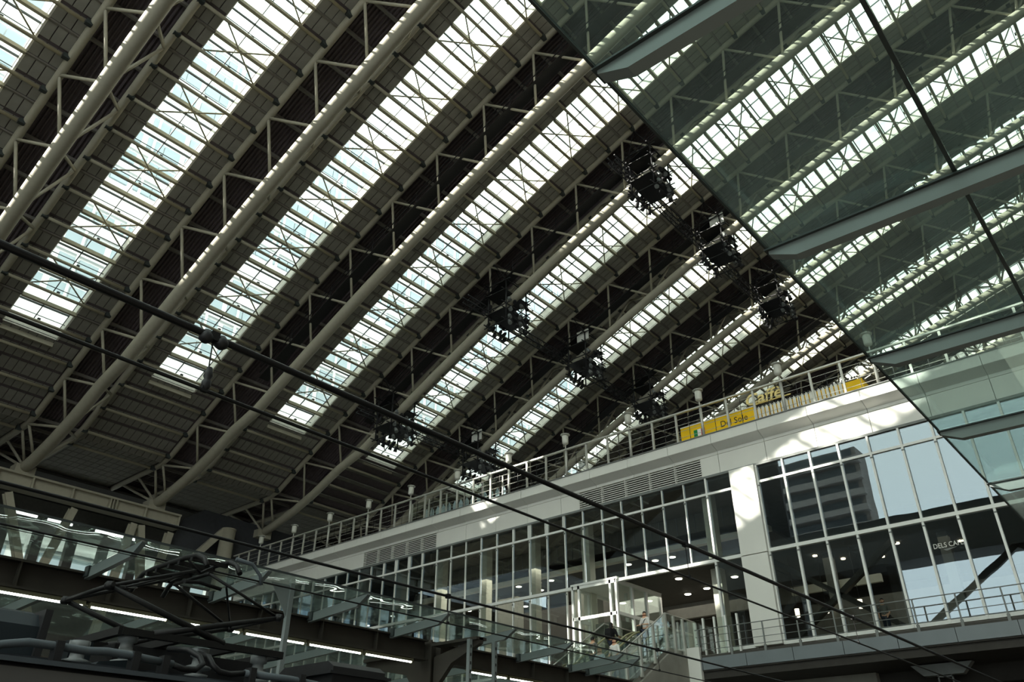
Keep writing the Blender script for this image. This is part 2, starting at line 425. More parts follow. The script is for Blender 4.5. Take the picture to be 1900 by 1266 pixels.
for i, (x0, x1) in enumerate(((21.9, 23.7), (24.6, 26.7), (28.8, 32.9))):
    o = MB().box(x0, x1, 74.6, 74.8, 21.9, 22.1).obj('strip_light', 'strip', label='white strip light on the dark far wall, ' + ORD[i] + ' of three', cat='lamp', group='strip lights on the far wall')
    put('housing', MB().box(x0 - .05, x1 + .05, 74.6, 75.98, 22.1, 22.3).mesh('housing', 'dark'), o)
far = struct('wall_far')
MB().box(112, 112.4, -29, 80, -3, 56).obj('gable_wall', 'intdark', far)
nw = struct('wall_light_block'); MB().box(-30, 112, -29.2, -28.2, -3, 52).obj('side_wall', 'intdark', nw)  # unseen wall added to cut daylight entering from this side
MB().box(-30, 112, -28.2, -27.2, 20, 21).obj('ledge', 'interior', nw)

g = thing('support_girder', 'cream box girder carrying the low ends of the roof trusses', 'girder')
MB().box(-14, 30.6, 62.6, 63.6, 20.1, 20.2).obj('bottom_flange', 'steel', g); MB().box(-14, 30.6, 62.6, 63.6, 21.15, 21.3).obj('top_flange', 'steel', g)
MB().box(-14, 30.6, 62.95, 63.25, 20.2, 21.15).obj('web', 'steel', g)
for i in range(16):
    x = -13 + i * 2.9
    if x < 30.6: MB().box(x - .06, x + .06, 62.65, 63.55, 20.2, 21.15).obj('stiffener', 'steel', g)
    if i % 3 == 1:
        for d in (.25, .5): MB().box(x + d - .04, x + d + .04, 62.65, 63.55, 20.2, 21.15).obj('stiffener', 'steel', g)
VC = [((17.6, 20.1), (21.4, 12)), ((22.3, 20.1), (20.6, 12)), ((27.0, 20.1), (26.2, 12)), ((27.6, 20.1), (29.6, 12)), ((30.1, 20.1), (29.4, 12)), ((9.0, 20.1), (7.5, 12)), ((9.5, 20.1), (12.0, 12))]
for i, (p, q_) in enumerate(VC):
    j = [2, 3, 4, 5, 6, 0, 1][i]
    o = thing('raking_column', 'cream H-section raking column under the support girder, %s' % ORD[j], 'column', 'raking columns under the girder')
    d = Vector((q_[0] - p[0], 0, q_[1] - p[1])); p = (p[0], p[1] - .35); e = Vector((p[0], 63.1, p[1])) + d * 2.8
    MB().bar((p[0], 62.85, p[1]), (e.x, 62.85, e.z), .52, .08, (0, 1, 0)).obj('flange', 'steel', o); MB().bar((p[0], 63.35, p[1]), (e.x, 63.35, e.z), .52, .08, (0, 1, 0)).obj('flange', 'steel', o)
    MB().bar((p[0], 63.1, p[1]), (e.x, 63.1, e.z), .12, .46, (0, 1, 0)).obj('web', 'steel', o)
o = thing('column', 'round cream column standing before the dark end panel', 'column'); MB().tube([(35.05, 62.6, -2), (35.05, 62.6, 21.0)], .62, 20).obj('shaft', 'steel', o); MB().lathe((35.05, 62.6, 21), [(.66, 0), (.66, .12), (.4, .14)]).obj('cap', 'steel', o)
MB().bar((34.6, 62.7, 20.9), (31.6, 62.7, 17.2), .5, .5, (0, 1, 0)).obj('brace', 'steel', o)
o = struct('wall_end'); MB().prism([(29.6, 16), (31.4, 21.4), (33, 22.6), (45, 22.4), (45, 16)], 1, 63.6, 63.8).obj('end_panel', mat('dark_panel', (66, 68, 72), .6), o)

# ------------------------------------------------------------------ the bridge building
FX = 34.0
wf = struct('wall_front')
MB().box(34.3, 34.6, -12, 58.4, 14.1, 15.6).obj('backing', 'white', wf)
pj = [25.6 + 2.43 * i for i in range(-16, 14)]
LV = [(16.85, 24.35), (35.45, 42.45)]
edges = sorted(set([round(y, 3) for y in pj if not any(a - .3 < y < b + .3 for a, b in LV)] + [a for a, b in LV] + [b for a, b in LV] + [58.3]))
for a, b in zip(edges, edges[1:]):
    lv = any(abs(a - l[0]) < .01 for l in LV)
    if not lv: MB().box(34.0, 34.3, a + .012, b - .012, 14.17, 15.13).obj('cladding_panel', 'white', wf)
    else:
        MB().box(34.25, 34.3, a, b, 14.17, 15.13).obj('louvre_back', 'soffit', wf)
        for i in range(8): MB().prism([(34.0, 14.23 + .115 * i), (34.1, 14.26 + .115 * i), (34.1, 14.28 + .115 * i), (34.0, 14.27 + .115 * i)], 1, a + .03, b - .03).obj('louvre_slat', 'white', wf)
        n = 5
        for i in range(n + 1): y = a + (b - a) * i / n; MB().box(34.0, 34.2, y - .02, y + .02, 14.17, 15.13).obj('louvre_post', 'white', wf)
for a, b in zip(pj, pj[1:]):
    b = min(b, 58.3)
    MB().box(34.0, 34.3, a + .01, b - .01, 15.15, 15.5).obj('cladding_panel', 'white', wf)
    MB().prism([(33.45, 15.52), (34.0, 15.3), (34.0, 15.34), (33.45, 15.56)], 1, a + .01, b - .01).obj('soffit_panel', 'white', wf)
    MB().box(33.42, 33.48, a + .01, b - .01, 15.53, 16.02).obj('fascia_panel', 'white', wf)
MB().box(33.44, 50, -12, 58.4, 15.9, 16.0).obj('roof_deck', 'concrete', wf)
MB().box(33.36, 33.42, -12, 58.4, 16.02, 16.06).obj('coping', 'trim', wf)
MB().box(33.9, 34.1, -12, 58.4, 14.05, 14.16).obj('window_head', 'trim', wf)
MB().box(49.7, 50, -12, 58.4, 4.9, 15.9).obj('rear_wall', 'interior', wf); MB().box(34, 50, 58.1, 58.4, 4.9, 15.9).obj('end_wall', 'white', wf); MB().box(34, 50, -12.3, -12, 4.9, 15.9).obj('end_wall', 'white', wf)
ml = [17.95 + 1.24 * i for i in range(33)]; mr = [14.05 - 1.294 * i for i in range(20)]
cw = struct('window_20')
def pane(y0, y1, z0, z1): MB().box(33.99, 34.01, y0 + .05, y1 - .05, z0, z1).obj('pane', 'front', cw)
allm = [(a, b) for a, b in zip(ml, ml[1:])] + [(b, a) for a, b in zip(mr, mr[1:])] + [(16.7, 17.95), (15.35, 16.7)]
for a, b in allm:
    opening = 16.6 < a < 24.8
    if not opening: pane(a, b, 6.2, 9.98)
    pane(a, b, 10.13, 13.2); pane(a, b, 13.32, 14.02)
    if not opening: MB().box(33.93, 34.06, a + .02, b - .02, 6.08, 6.22).obj('sill', 'mullion', cw)
    MB().box(33.88, 34.08, a, b, 9.97, 10.12).obj('transom', 'mullion', cw); MB().box(33.92, 34.06, a, b, 13.2, 13.31).obj('transom', 'mullion', cw)
    # inner frame of the opening top lights
    if int(a * 7) % 3 == 0:
        for yy in (a + .09, b - .09): MB().box(33.94, 34.05, yy - .03, yy + .03, 13.3, 14.05).obj('casement_frame', 'mullion', cw)
for y in ml + mr + [16.7, 15.35]:
    lo = 10.0 if 16.8 < y < 24.8 else 6.08
    w = .03 if y > 17 else .046
    MB().box(33.95 if y > 17 else 33.9, 34.06, y - w, y + w, lo, 14.06).obj('mullion', 'mullion', cw)
    for z in (9.9, 13.15):
        if z > lo: MB().box(33.89, 33.95, y - w - .01, y + w + .01, z - .12, z - .06).obj('clip', 'trim', cw)
for z0, z1 in ((6.1, 9.93), (9.97, 14.05)): MB().box(33.72, 34.0, 14.07, 15.33, z0, z1).obj('cladding_panel', 'white', wf)
# interior
inn = struct('floor'); MB().box(34, 50, -12, 58.4, 5.7, 6.06).obj('concourse_floor', 'concrete', inn)
MB().box(35.2, 50, -12, 58.4, 10.12, 10.3).obj('hall_ceiling', 'soffit', inn) if False else None
ci = struct('ceiling'); MB().box(34.15, 50, 10, 58.4, 13.95, 14.1).obj('upper_ceiling', 'interior', ci); MB().box(34.15, 50, -12, 10, 13.95, 14.1).obj('upper_ceiling', 'interior', ci)
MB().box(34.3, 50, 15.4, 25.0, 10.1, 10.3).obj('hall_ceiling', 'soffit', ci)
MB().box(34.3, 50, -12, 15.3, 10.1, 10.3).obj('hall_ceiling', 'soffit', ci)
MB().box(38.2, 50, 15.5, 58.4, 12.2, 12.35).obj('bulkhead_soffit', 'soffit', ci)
MB().box(37.9, 38.2, 15.5, 58.4, 12.9, 13.9).obj('bulkhead', 'interior', ci); MB().box(37.8, 38.2, 15.5, 58.4, 12.2, 12.45).obj('bulkhead_beam', 'column', ci)
for i in range(77): MB().box(37.86, 37.9, 15.7 + .55 * i, 15.75 + .55 * i, 12.9, 13.9).obj('bulkhead_rib', 'trim', ci)
MB().box(41, 41.3, 15.4, 26, 9.3, 10.1).obj('bulkhead', 'interior', ci)
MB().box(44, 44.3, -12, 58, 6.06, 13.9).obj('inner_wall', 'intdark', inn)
for i in (0, 2, 3, 4, 5, 6, 7, 8, 9, 10): MB().box(35.3, 35.8, 17.2 + 3.78 * i, 17.7 + 3.78 * i, 6.06, 13.95).obj('column', 'column', inn)
for i in range(5): MB().box(39.8, 40.4, 27.5 + 6.2 * i, 29.2 + 6.2 * i, 6.06, 12.2).obj('partition', 'interior', inn)
for i in range(4): MB().box(36.2, 36.6, 12.2 - 4.9 * i, 12.6 - 4.9 * i, 6.06, 10.1).obj('column', 'interior', inn)
MB().box(39, 39.2, -10, 14.6, 6.06, 8.6).obj('partition', 'interior', inn); MB().box(37, 37.2, 10.5, 14.6, 8.7, 9.05).obj('cafe_valance', 'column', inn)
for (y0, z0, y1, z1) in ((14.5, 6.2, 9.2, 9.9), (9.2, 6.2, 14.5, 9.9)):
    MB().bar((35.4, y0, z0), (35.4, y1, z1), .22, .3, (1, 0, 0)).obj('diagonal_brace', 'intdark', inn)
DL = [(37.1, 32.5), (38.6, 31.0), (38.6, 30.0), (40.1, 32.0), (38.5, 37.6), (38.6, 24.4), (38.9, 22.8), (38.9, 21.7), (43, 35.7), (42, 28.5), (41.5, 39.6), (42.0, 26.2), (39.2, 45.0), (40.2, 49.0)]
def px(p): d = Vector(p); return d.dot(Rv) / d.dot(Fv)
DL = [(38.5 if x < 38.3 else x, y) for x, y in DL]; DL.sort(key=lambda p: px((p[0], p[1], 12.2)))
for k, (x, y) in enumerate(DL):
    if x < 38.3: x = 38.5
    zc = 12.2
    o = MB().lathe((x, y, zc - .05), [(.17, 0), (.17, .05)], 12).obj('downlight', 'down', label='round downlight glowing in the upper hall behind the glass wall, ' + ORD[k], cat='lamp', group='hall downlights')
    put('trim_ring', MB().lathe((x, y, zc - .03), [(.22, 0), (.22, .03)], 12).mesh('trim_ring', 'column'), o)
for i, (x, y) in enumerate([(35.73, 19.7), (38.41, 19.6), (38.9, 21.0), (37.2, 17.4)]):
    o = MB().lathe((x, y, 10.03), [(.16, 0), (.16, .06)], 12).obj('downlight', 'down', label='round downlight in the dark ceiling over the escalator landing, ' + ['front one', 'rear one', 'beside the lift', 'nearest the white column'][i], cat='lamp', group='landing downlights')
    put('trim_ring', MB().lathe((x, y, 10.06), [(.2, 0), (.2, .035)], 12).mesh('trim_ring', 'column'), o)
for i, (x, y) in enumerate([(42.9, 19.2), (42.8, 22.4), (43.2, 17.2), (36.6, 9.4), (37.5, 12.1), (38, 7.2), (36.2, 12.9), (38.3, 10.6)]):
    MB().lathe((x, y, 10.04), [(.1, 0), (.1, .06)], 10).obj('downlight', 'warm', label='small warm downlight ' + ['at the back of the escalator hall, middle', 'at the back of the escalator hall beside the lift', 'at the back of the escalator hall, right', 'in the cafe ceiling, second from the right', 'deep in the cafe ceiling', 'in the cafe ceiling, rightmost', 'in the cafe ceiling, leftmost', 'in the middle of the cafe ceiling'][i], cat='lamp', group='small warm downlights')
for i, (y, x) in enumerate(((12.78, 36), (11.3, 36), (14.1, 36))):
    o = thing('pendant_lamp', 'cream cylinder pendant lamp in the cafe window, ' + ['middle one', 'rightmost', 'leftmost'][i] + ' of three', 'lamp', 'cafe pendant lamps')
    MB().lathe((x, y, 7.5), [(.09, 0), (.1, .36)], 12).obj('shade', 'warm', o); MB().tube([(x, y, 7.86), (x, y, 10.1)], .012, 5).obj('cord', 'wire', o)
for nm, loc, en, sz in (('hall', (40, 33, 12.0), 900, 10), ('hall_mid', (39.5, 20, 12.1), 350, 6), ('hall_low', (40, 21, 9.9), 70, 5), ('cafe', (38, 10, 9.9), 60, 6)):  # broad unseen fill lights added to brighten the interior, besides the downlights
    l = bpy.data.lights.new(nm + '_light', 'AREA'); l.energy = en; l.size = sz; l.color = (1., .95, .8); lo = bpy.data.objects.new(nm + '_light', l); C.objects.link(lo); lo.location = loc
# walkway before the right half
ww = struct('floor'); MB().box(33.2, 34.2, -12, 18.0, 5.25, 5.9).obj('walkway_slab', 'soffit', ww)
fe = [17.55 - 2.05 * i for i in range(15)]
for a, b in zip(fe, fe[1:]): MB().box(33.14, 33.2, b + .012, a - .012, 5.3, 5.80).obj('fascia_panel', 'fascia', ww)
MB().box(33.14, 33.2, 17.57, 17.9, 5.3, 5.8).obj('fascia_panel', 'fascia', ww)
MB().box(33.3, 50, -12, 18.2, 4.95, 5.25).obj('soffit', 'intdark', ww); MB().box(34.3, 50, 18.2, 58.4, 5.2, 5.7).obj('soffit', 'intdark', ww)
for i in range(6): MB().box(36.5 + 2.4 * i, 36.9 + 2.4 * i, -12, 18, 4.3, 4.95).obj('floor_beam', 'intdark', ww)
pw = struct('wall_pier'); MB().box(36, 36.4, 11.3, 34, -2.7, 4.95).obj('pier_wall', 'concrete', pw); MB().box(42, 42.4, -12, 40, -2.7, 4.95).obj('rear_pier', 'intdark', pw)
for z in (3.4,): MB().box(35.97, 36.0, 11.3, 34, z, z + .03).obj('joint', 'soffit', pw)
o = thing('cable_ladder', 'short dark ladder rack hanging under the walkway at lower right', 'rack')
for y in (8.2, 8.7): MB().box(35.0, 35.06, y, y + .05, 3.2, 4.9).obj('rail', 'trim', o)
for i in range(6): MB().box(35.0, 35.05, 8.2, 8.75, 3.35 + .27 * i, 3.39 + .27 * i).obj('rung', 'trim', o)
MB().prism([(7.4, 4.9), (9.6, 4.9), (9.2, 4.5), (7.8, 4.5)], 0, 34.9, 35.3).obj('hanger', 'trim', o)
rw = thing('guard_rail', 'thin grey guard rail along the walkway below the glass wall', 'railing')
for z, r in ((6.98, .022), (6.68, .014), (6.38, .014), (6.12, .014)): MB().tube([(33.22, -12, z), (33.22, 17.8, z)], r, 6).obj('rail', 'trim', rw)
for i in range(19):
    y = 17.65 - 1.52 * i; MB().box(33.2, 33.25, y - .025, y + .025, 5.7, 6.98).obj('post', 'trim', rw); MB().box(33.19, 33.26, y - .05, y + .05, 5.8, 6.05).obj('post_base', 'trim', rw)
# lettering on the cafe window
def text(body, name, m, size, origin, ex=.0, parent=None, sx=1., shear=0., **k):
    cu = bpy.data.curves.new(name, 'FONT'); cu.body = body; cu.size = size; cu.extrude = ex; cu.shear = shear; cu.resolution_u = 3; cu.offset = .012 if m == 'gold' else 0
    o = bpy.data.objects.new(name, cu); C.objects.link(o); bpy.context.view_layer.update()
    me = bpy.data.meshes.new_from_object(o.evaluated_get(bpy.context.evaluated_depsgraph_get())); bpy.data.objects.remove(o)
    me.materials.clear(); me.materials.append(M[m]); me.name = name
    # local x -> -y (left to right as seen from the tracks), local y -> z
    me.transform(Matrix(((0, 0, -1, 0), (-sx, 0, 0, 0), (0, 1, 0, 0), (0, 0, 0, 1))))
    return put(name, me, parent, origin, **k)
sg = thing('window_sign', 'grey DELS CAFE lettering on the dark window at right', 'sign')
text('DELS CAFE', 'lettering', 'white', .27, (33.95, 7.45, 8.86), .004, sg, .84); MB().prism([(7.12, 8.79), (6.6, 8.82), (6.8, 8.77), (7.0, 8.72)], 0, 33.94, 33.96).obj('swoosh', 'trim', sg)

# roof-top railing and lamps
tr = thing('roof_railing', 'silver railing with flat top rail along the building roof edge', 'railing')
MB().box(33.42, 33.56, -12, 58.2, 17.62, 17.70).obj('top_rail', 'railing', tr)
for z in (16.3, 16.65, 17.0, 17.32): MB().tube([(33.5, -12, z), (33.5, 58.2, z)], .012, 5).obj('cable', 'railing', tr)
ly = [7.72 + 4.265 * i for i in range(12)]
for i in range(-13, 37):
    y = 7.72 + 4.265 * i / 3
    if y > 58.2: break
    if i % 3: MB().box(33.45, 33.54, y - .05, y + .05, 16.0, 17.62).obj('post', 'railing', tr)
    ym = y + .71; MB().box(33.49, 33.51, ym - .012, ym + .012, 16.0, 17.4).obj('picket', 'dark', tr)
MB().box(45, 45.1, -12, 58.2, 17.6, 17.7).obj('rear_rail', 'railing', tr)
for i, y in enumerate(ly):
    o = thing('lamp_post', 'frosted cylinder lamp on the roof railing, ' + ORD[len(ly) - 1 - i] + ' along the roof edge', 'lamp', 'roof railing lamps')
    ps = MB().tube([(33.53, y, 16.03), (33.53, y, 17.66)], .075, 10).obj('post', 'railing', o); MB().lathe((33.53, y, 16.02), [(.1, 0), (.1, .05)], 12).obj('base_ring', 'trim', ps); MB().tube([(33.5, y, 17.66), (33.5, y, 17.98)], .035, 8).obj('stem', 'railing', o)
    MB().lathe((33.5, y, 17.96), [(.06, 0), (.17, .08), (.18, .12), (.18, .52), (.16, .56)], 14).obj('lamp_head', 'lamp', o)
    MB().lathe((33.5, y, 18.52), [(.16, 0), (.27, .04), (.27, .07), (.05, .1)], 14).obj('cap', 'railing', o)
# cafe board, letters and picket fence on the roof
bd = thing('cafe_board', 'yellow cafe board with black lettering behind the roof railing', 'sign')
MB().box(34.5, 34.58, 13.9, 18.0, 16.02, 17.28).obj('panel', 'yellow', bd); MB().box(34.48, 34.6, 13.9, 18.0, 17.28, 17.34).obj('cap', 'picket', bd)
text('Del Sole', 'lettering', 'dark', .46, (34.49, 15.75, 16.72), .003, bd, .95)
for i, m in enumerate(('green', 'flagwhite', 'red')): MB().box(34.48, 34.5, 17.25 - .21 * (i + 1), 17.25 - .21 * i, 16.62, 16.98).obj('flag_stripe', m, bd)
b2 = thing('cafe_board', 'plain yellow board right of the picket fence', 'board'); MB().box(34.5, 34.58, 8.6, 13.85, 16.02, 17.08).obj('panel', 'yellow', b2); MB().box(34.58, 36.4, 8.6, 8.68, 16.02, 17.05).obj('return_panel', 'yellow', b2)
cs = thing('cafe_letters', 'cream letters spelling Caffe above the yellow board', 'sign')
text('Caffè', 'lettering', 'gold', .84, (34.5, 14.3, 17.4), .03, cs, 1.1, .18); MB().box(34.5, 34.55, 11.95, 13.85, 17.35, 17.4).obj('letter_rail', 'gold', cs)
pf = thing('picket_fence', 'white picket fence before the yellow board on the roof', 'fence')
for i in range(22):
    y = 13.75 - .2 * i
    MB().prism([(y - .07, 16.02), (y + .07, 16.02), (y + .07, 17.02), (y, 17.12), (y - .07, 17.02)], 0, 34.3, 34.34).obj('picket', 'picket', pf)
MB().box(34.34, 34.37, 9.4, 13.85, 16.3, 16.36).obj('cross_rail', 'picket', pf)
bf = thing('slat_fence', 'dark upright slat fence standing behind the yellow cafe boards', 'fence')
for i in range(60): MB().box(35.2, 35.24, 17.9 - .15 * i, 17.96 - .15 * i, 16.0, 17.62).obj('slat', 'dark', bf)
MB().box(35.24, 35.27, 9.0, 18.0, 17.45, 17.5).obj('cross_rail', 'dark', bf)
gp = thing('glass_screen', 'greenish glass screen behind the sunlit stretch of roof railing', 'screen')
for i in range(5): MB().box(34.2, 34.22, 30.2 + 1.6 * i, 31.75 + 1.6 * i, 16.02, 17.6).obj('pane', 'eglass', gp)
for i in range(6): MB().box(34.18, 34.24, 30.1 + 1.6 * i, 30.17 + 1.6 * i, 16.02, 17.65).obj('post', 'railing', gp)
gf = thing('pointed_fence', 'pale fence of pointed pickets inside the roof glass screen', 'fence')
for i in range(14):
    y = 30.4 + .52 * i; MB().prism([(y - .16, 16.0), (y + .16, 16.0), (y + .16, 16.95), (y, 17.2), (y - .16, 16.95)], 0, 34.6, 34.64).obj('picket', 'pale', gf)
MB().box(34.64, 34.68, 30.2, 37.4, 16.4, 16.48).obj('cross_rail', 'pale', gf)

# ------------------------------------------------------------------ lift and escalators
lf = thing('lift_shaft', 'glass lift shaft in a white frame beside the escalators', 'lift')
LX = (33.85, 38.0); LY = (22.2, 24.9)
def frame(p, q, w=.12): MB().bar(p, q, w, w).obj('frame', 'mullion', lf)
for z in (10.0, 8.45, 6.15):
    for y in LY: MB().box(LX[0], LX[1], y - .07, y + .07, z - .08, z + .08).obj('frame', 'mullion', lf)
    for x in LX: MB().box(x - .07, x + .07, LY[0], LY[1], z - .08, z + .08).obj('frame', 'mullion', lf)
MB().box(33.78, 38.05, 22.1, 25.0, 10.06, 10.2).obj('roof', 'mullion', lf)
for x, y in [(LX[0], 22.2), (LX[0], 22.55), (LX[0], 24.5), (LX[0], 24.9), (35.25, 22.2), (36.6, 22.2), (38, 22.2), (38, 24.9), (35.25, 24.9)]:
    MB().box(x - .07, x + .07, y - .06, y + .06, 4.0, 10.1).obj('upright', 'mullion', lf)
for z0, z1 in ((8.53, 9.92), (6.23, 8.37)):
    for a, b in ((22.27, 22.5), (22.61, 24.44), (24.56, 24.84)): MB().box(33.84, 33.86, a, b, z0, z1).obj('pane', 'eglass', lf)
    for a, b in ((33.95, 35.18), (35.32, 36.53), (36.67, 37.93)): MB().box(a, b, 22.19, 22.21, z0, z1).obj('pane', 'eglass', lf)
MB().box(35.2, 37.2, 22.9, 24.5, 6.2, 8.4).obj('car', 'interior', lf); MB().box(36.0, 36.1, 23.0, 23.15, 6.2, 9.9).obj('guide_rail', 'mullion', lf)
fz = lambda x: 6.05 if x > 31.5 else 6.05 - (31.5 - x) * .577
XB = 17.4
def escalator(y0, y1, lab, outer):
    es = thing('escalator', lab, 'escalator', 'pair of escalators')
    MB().prism([(34.0, 6.0), (31.4, 6.0), (XB, fz(XB) - .1), (XB, fz(XB) - .9), (31.6, 5.0), (34.0, 5.0)], 1, y0 - .1, y1 + .1).obj('truss_cladding', 'concrete', es)
    for i in range(40):
        x = 31.3 - .35 * i
        if x < XB: break
        MB().box(x, x + .34, y0 + .1, y1 - .1, fz(x) - .02, fz(x) + .18).obj('step', 'trim', es)
    for y in (y0 + .02, y1 - .02):
        pts = [(34.2, y, fz(34.2) + .95)] + arc((32.3, y, 7.0), (31.5, y, 7.0), (30.8, y, fz(30.8) + .95), 6) + [(XB, y, fz(XB) + .95)]
        MB().tube(pts, .045, 8).obj('handrail', 'belt', es)
        MB().prism([(34.2, 6.1), (31.5, 6.1), (XB, fz(XB) + .05), (XB, fz(XB) + .9), (31.5, 6.92), (34.2, 6.92)], 1, y - .01, y + .01).obj('balustrade', 'eglass', es)
        MB().prism([(34.2, 6.02), (31.5, 6.02), (XB, fz(XB) - .05), (XB, fz(XB) + .12), (31.5, 6.2), (34.2, 6.2)], 1, y - .06, y + .06).obj('skirt', 'railing', es)
escalator(18.45, 19.65, 'descending escalator nearer the walkway, with a pale side wall', True)
escalator(20.0, 21.2, 'ascending escalator beside the glass lift shaft', False)
sw = struct('wall_escalator'); MB().prism([(33.05, 5.85), (31.5, 5.85), (18.0, -1.95), (18.2, -2.6), (33.05, -2.6)], 1, 18.2, 18.32).obj('side_wall', 'concrete', sw)
MB().box(33.05, 33.25, 17.6, 18.35, 4.7, 6.25).obj('end_block', 'white', sw)
bs = thing('escalator_screen', 'tall glass side screen with silver posts along the descending escalator', 'screen')
bx = [34.1, 33.0, 32.2, 31.5, 30.4, 29.3, 28.2, 27.0, 25.8, 24.6]
for a, b in zip(bx, bx[1:]):
    MB().prism([(a - .05, fz(a) + .05), (b + .05, fz(b) + .05), (b + .05, fz(b) + 1.44), (a - .05, fz(a) + 1.44)], 1, 18.24, 18.26).obj('pane', 'eglass', bs)
for x in bx: MB().box(x - .06, x + .06, 18.2, 18.32, fz(x) - .1, fz(x) + 1.46).obj('post', 'railing', bs)
MB().tube([(34.1, 18.25, 7.52), (31.5, 18.25, 7.52), (24.6, 18.25, fz(24.6) + 1.47)], .03, 8).obj('top_rail', 'railing', bs)
b3 = thing('escalator_screen', 'glass side screen of the ascending escalator before the lift', 'screen')
for a, b in zip(bx, bx[1:]): MB().prism([(a - .03, fz(a) + .05), (b + .03, fz(b) + .05), (b + .03, fz(b) + 1.4), (a - .03, fz(a) + 1.4)], 1, 21.45, 21.47).obj('pane', 'eglass', b3)
MB().tube([(34.1, 21.46, 7.48), (31.5, 21.46, 7.48), (24.6, 21.46, fz(24.6) + 1.43)], .028, 8).obj('top_rail', 'railing', b3)
gs = thing('landing_screen', 'row of glass panels with white posts across the escalator landing', 'screen')
for i in range(4):
    a = 18.1 - .55 * i; MB().box(33.7, 33.72, a - .48, a, 5.9, 7.5).obj('pane', 'eglass', gs); MB().box(33.66, 33.76, a - .55, a - .47, 5.85, 7.55).obj('post', 'mullion', gs)

# ------------------------------------------------------------------ platform canopies
def zc(y, ye, ze, s): return ze - .017 * abs(y - ye) * 1.0
CB1 = [-1.36, .42, 2.2, 4.02, 5.79, 7.57, 9.3, 11.08, 12.86]
uc = thing('platform_canopy', 'tinted glass canopy with grey beams overhead at the upper right', 'canopy')
UY = [1.355, .265, -.83, -1.92, -3.0, -4.1]
zu = lambda y: 3.0 - .017 * (1.355 - y)
for a, b in zip(CB1, CB1[1:]):
    for y1, y0 in zip(UY, UY[1:]):
        x0, x1 = a + .045, b - .012
        v = [(x0, y0 + .012, zu(y0)), (x1, y0 + .012, zu(y0)), (x1, y1 - .012, zu(y1)), (x0, y1 - .012, zu(y1))]
        mb = MB(); mb.v = v + [(p, q, r + .016) for p, q, r in v]
        mb.f = [(0, 3, 2, 1), (4, 5, 6, 7), (0, 1, 5, 4), (1, 2, 6, 5), (2, 3, 7, 6), (3, 0, 4, 7)]; mb.sm = [0] * 6
        mb.obj('pane', 'cglass', uc)
    for y in UY[1:-1]: MB().box(a + .05, b - .02, y - .011, y + .011, zu(y) + .0, zu(y) + .02).obj('joint_seal', 'bar', uc)
    MB().box(a + .04, b - .01, 1.343, 1.357, 2.995, 3.018).obj('glass_edge', 'bar', uc)
for x in CB1:
    MB().prism([(1.34, 2.985), (1.34, 2.955), (1.18, zu(1.2) - .12), (-4.2, zu(-4.2) - .12), (-4.2, zu(-4.2) - .01)], 0, x - .035, x + .035).obj('beam', 'canopy', uc)
    MB().prism([(1.36, 2.99), (1.36, 2.978), (-4.2, zu(-4.2) - .016), (-4.2, zu(-4.2) - .004)], 0, x - .055, x + .055).obj('bearing_strip', 'bar', uc)
MB().box(-3, 14, -4.5, -4.2, 2.5, 2.95).obj('edge_beam', 'ibeam', uc)
for x in (-1.5, 6.5, 13): MB().box(x - .12, x + .12, -4.47, -4.23, -1.6, 2.5).obj('column', 'ibeam', uc)

CB2 = [-2.7, -.9, .89, 2.67, 4.46, 6.32, 8.15, 9.95, 11.7, 13.47, 15.26, 15.92]
lc = thing('platform_canopy', 'low glass canopy on the opposite platform, with fluorescent lamps beneath', 'canopy')
zl = lambda y: 2.95 - .072 * (y - 9.95) if y < 11.5 else 2.84 - .04 * (y - 11.5)
for a, b in zip(CB2, CB2[1:]):
    for y0, y1 in ((9.95, 11.34), (11.66, 13.6), (13.62, 15.6)):
        v = [(a + .03, y0, zl(y0)), (b - .03, y0, zl(y0)), (b - .03, y1, zl(y1)), (a + .03, y1, zl(y1))]
        mb = MB(); mb.v = v + [(p, q, r + .016) for p, q, r in v]
        mb.f = [(0, 3, 2, 1), (4, 5, 6, 7), (0, 1, 5, 4), (1, 2, 6, 5), (2, 3, 7, 6), (3, 0, 4, 7)]; mb.sm = [0] * 6
        mb.obj('pane', 'lglass', lc)
    MB().box(a, b, 9.935, 9.95, 2.945, 2.972).obj('glass_edge', 'bar', lc)
for x in CB2:
    MB().prism([(9.95, 2.94), (9.95, 2.925), (10.2, zl(10.2) - .15), (11.42, zl(11.4) - .15), (11.42, zl(11.4) - .01)], 0, x - .035, x + .035).obj('beam', 'canopy', lc)
    MB().prism([(15.6, zl(15.6) - .01), (15.6, zl(15.6) - .03), (15.3, zl(15.3) - .15), (11.58, zl(11.6) - .15), (11.58, zl(11.6) - .01)], 0, x - .035, x + .035).obj('beam', 'canopy', lc)
    MB().box(x - .06, x + .06, 11.3, 11.42, 2.72, 2.86).obj('bracket', 'bar', lc)
for x0, x1 in ((-4, 10.85), (11.2, 17.8)):
    ib = thing('beam', 'brown steel I-beam under the low canopy, ' + ('long left length' if x0 < 0 else 'right length with a cut end'), 'beam', 'canopy I-beams')
    MB().box(x0, x1, 11.38, 11.62, 2.76, 2.79).obj('top_flange', 'ibeam', ib); MB().box(x0, x1, 11.38, 11.62, 2.43, 2.46).obj('bottom_flange', 'ibeam', ib); MB().box(x0, x1, 11.485, 11.515, 2.46, 2.76).obj('web', 'ibeam', ib)
    for i in range(int((x1 - x0) / 1.2)): MB().box(x0 + .4 + 1.2 * i, x0 + .42 + 1.2 * i, 11.39, 11.61, 2.46, 2.76).obj('stiffener', 'ibeam', ib)
lx = [4.6 + 1.2 * i for i in range(-4, 5)] + [12.05 + 1.2 * i for i in range(5)]
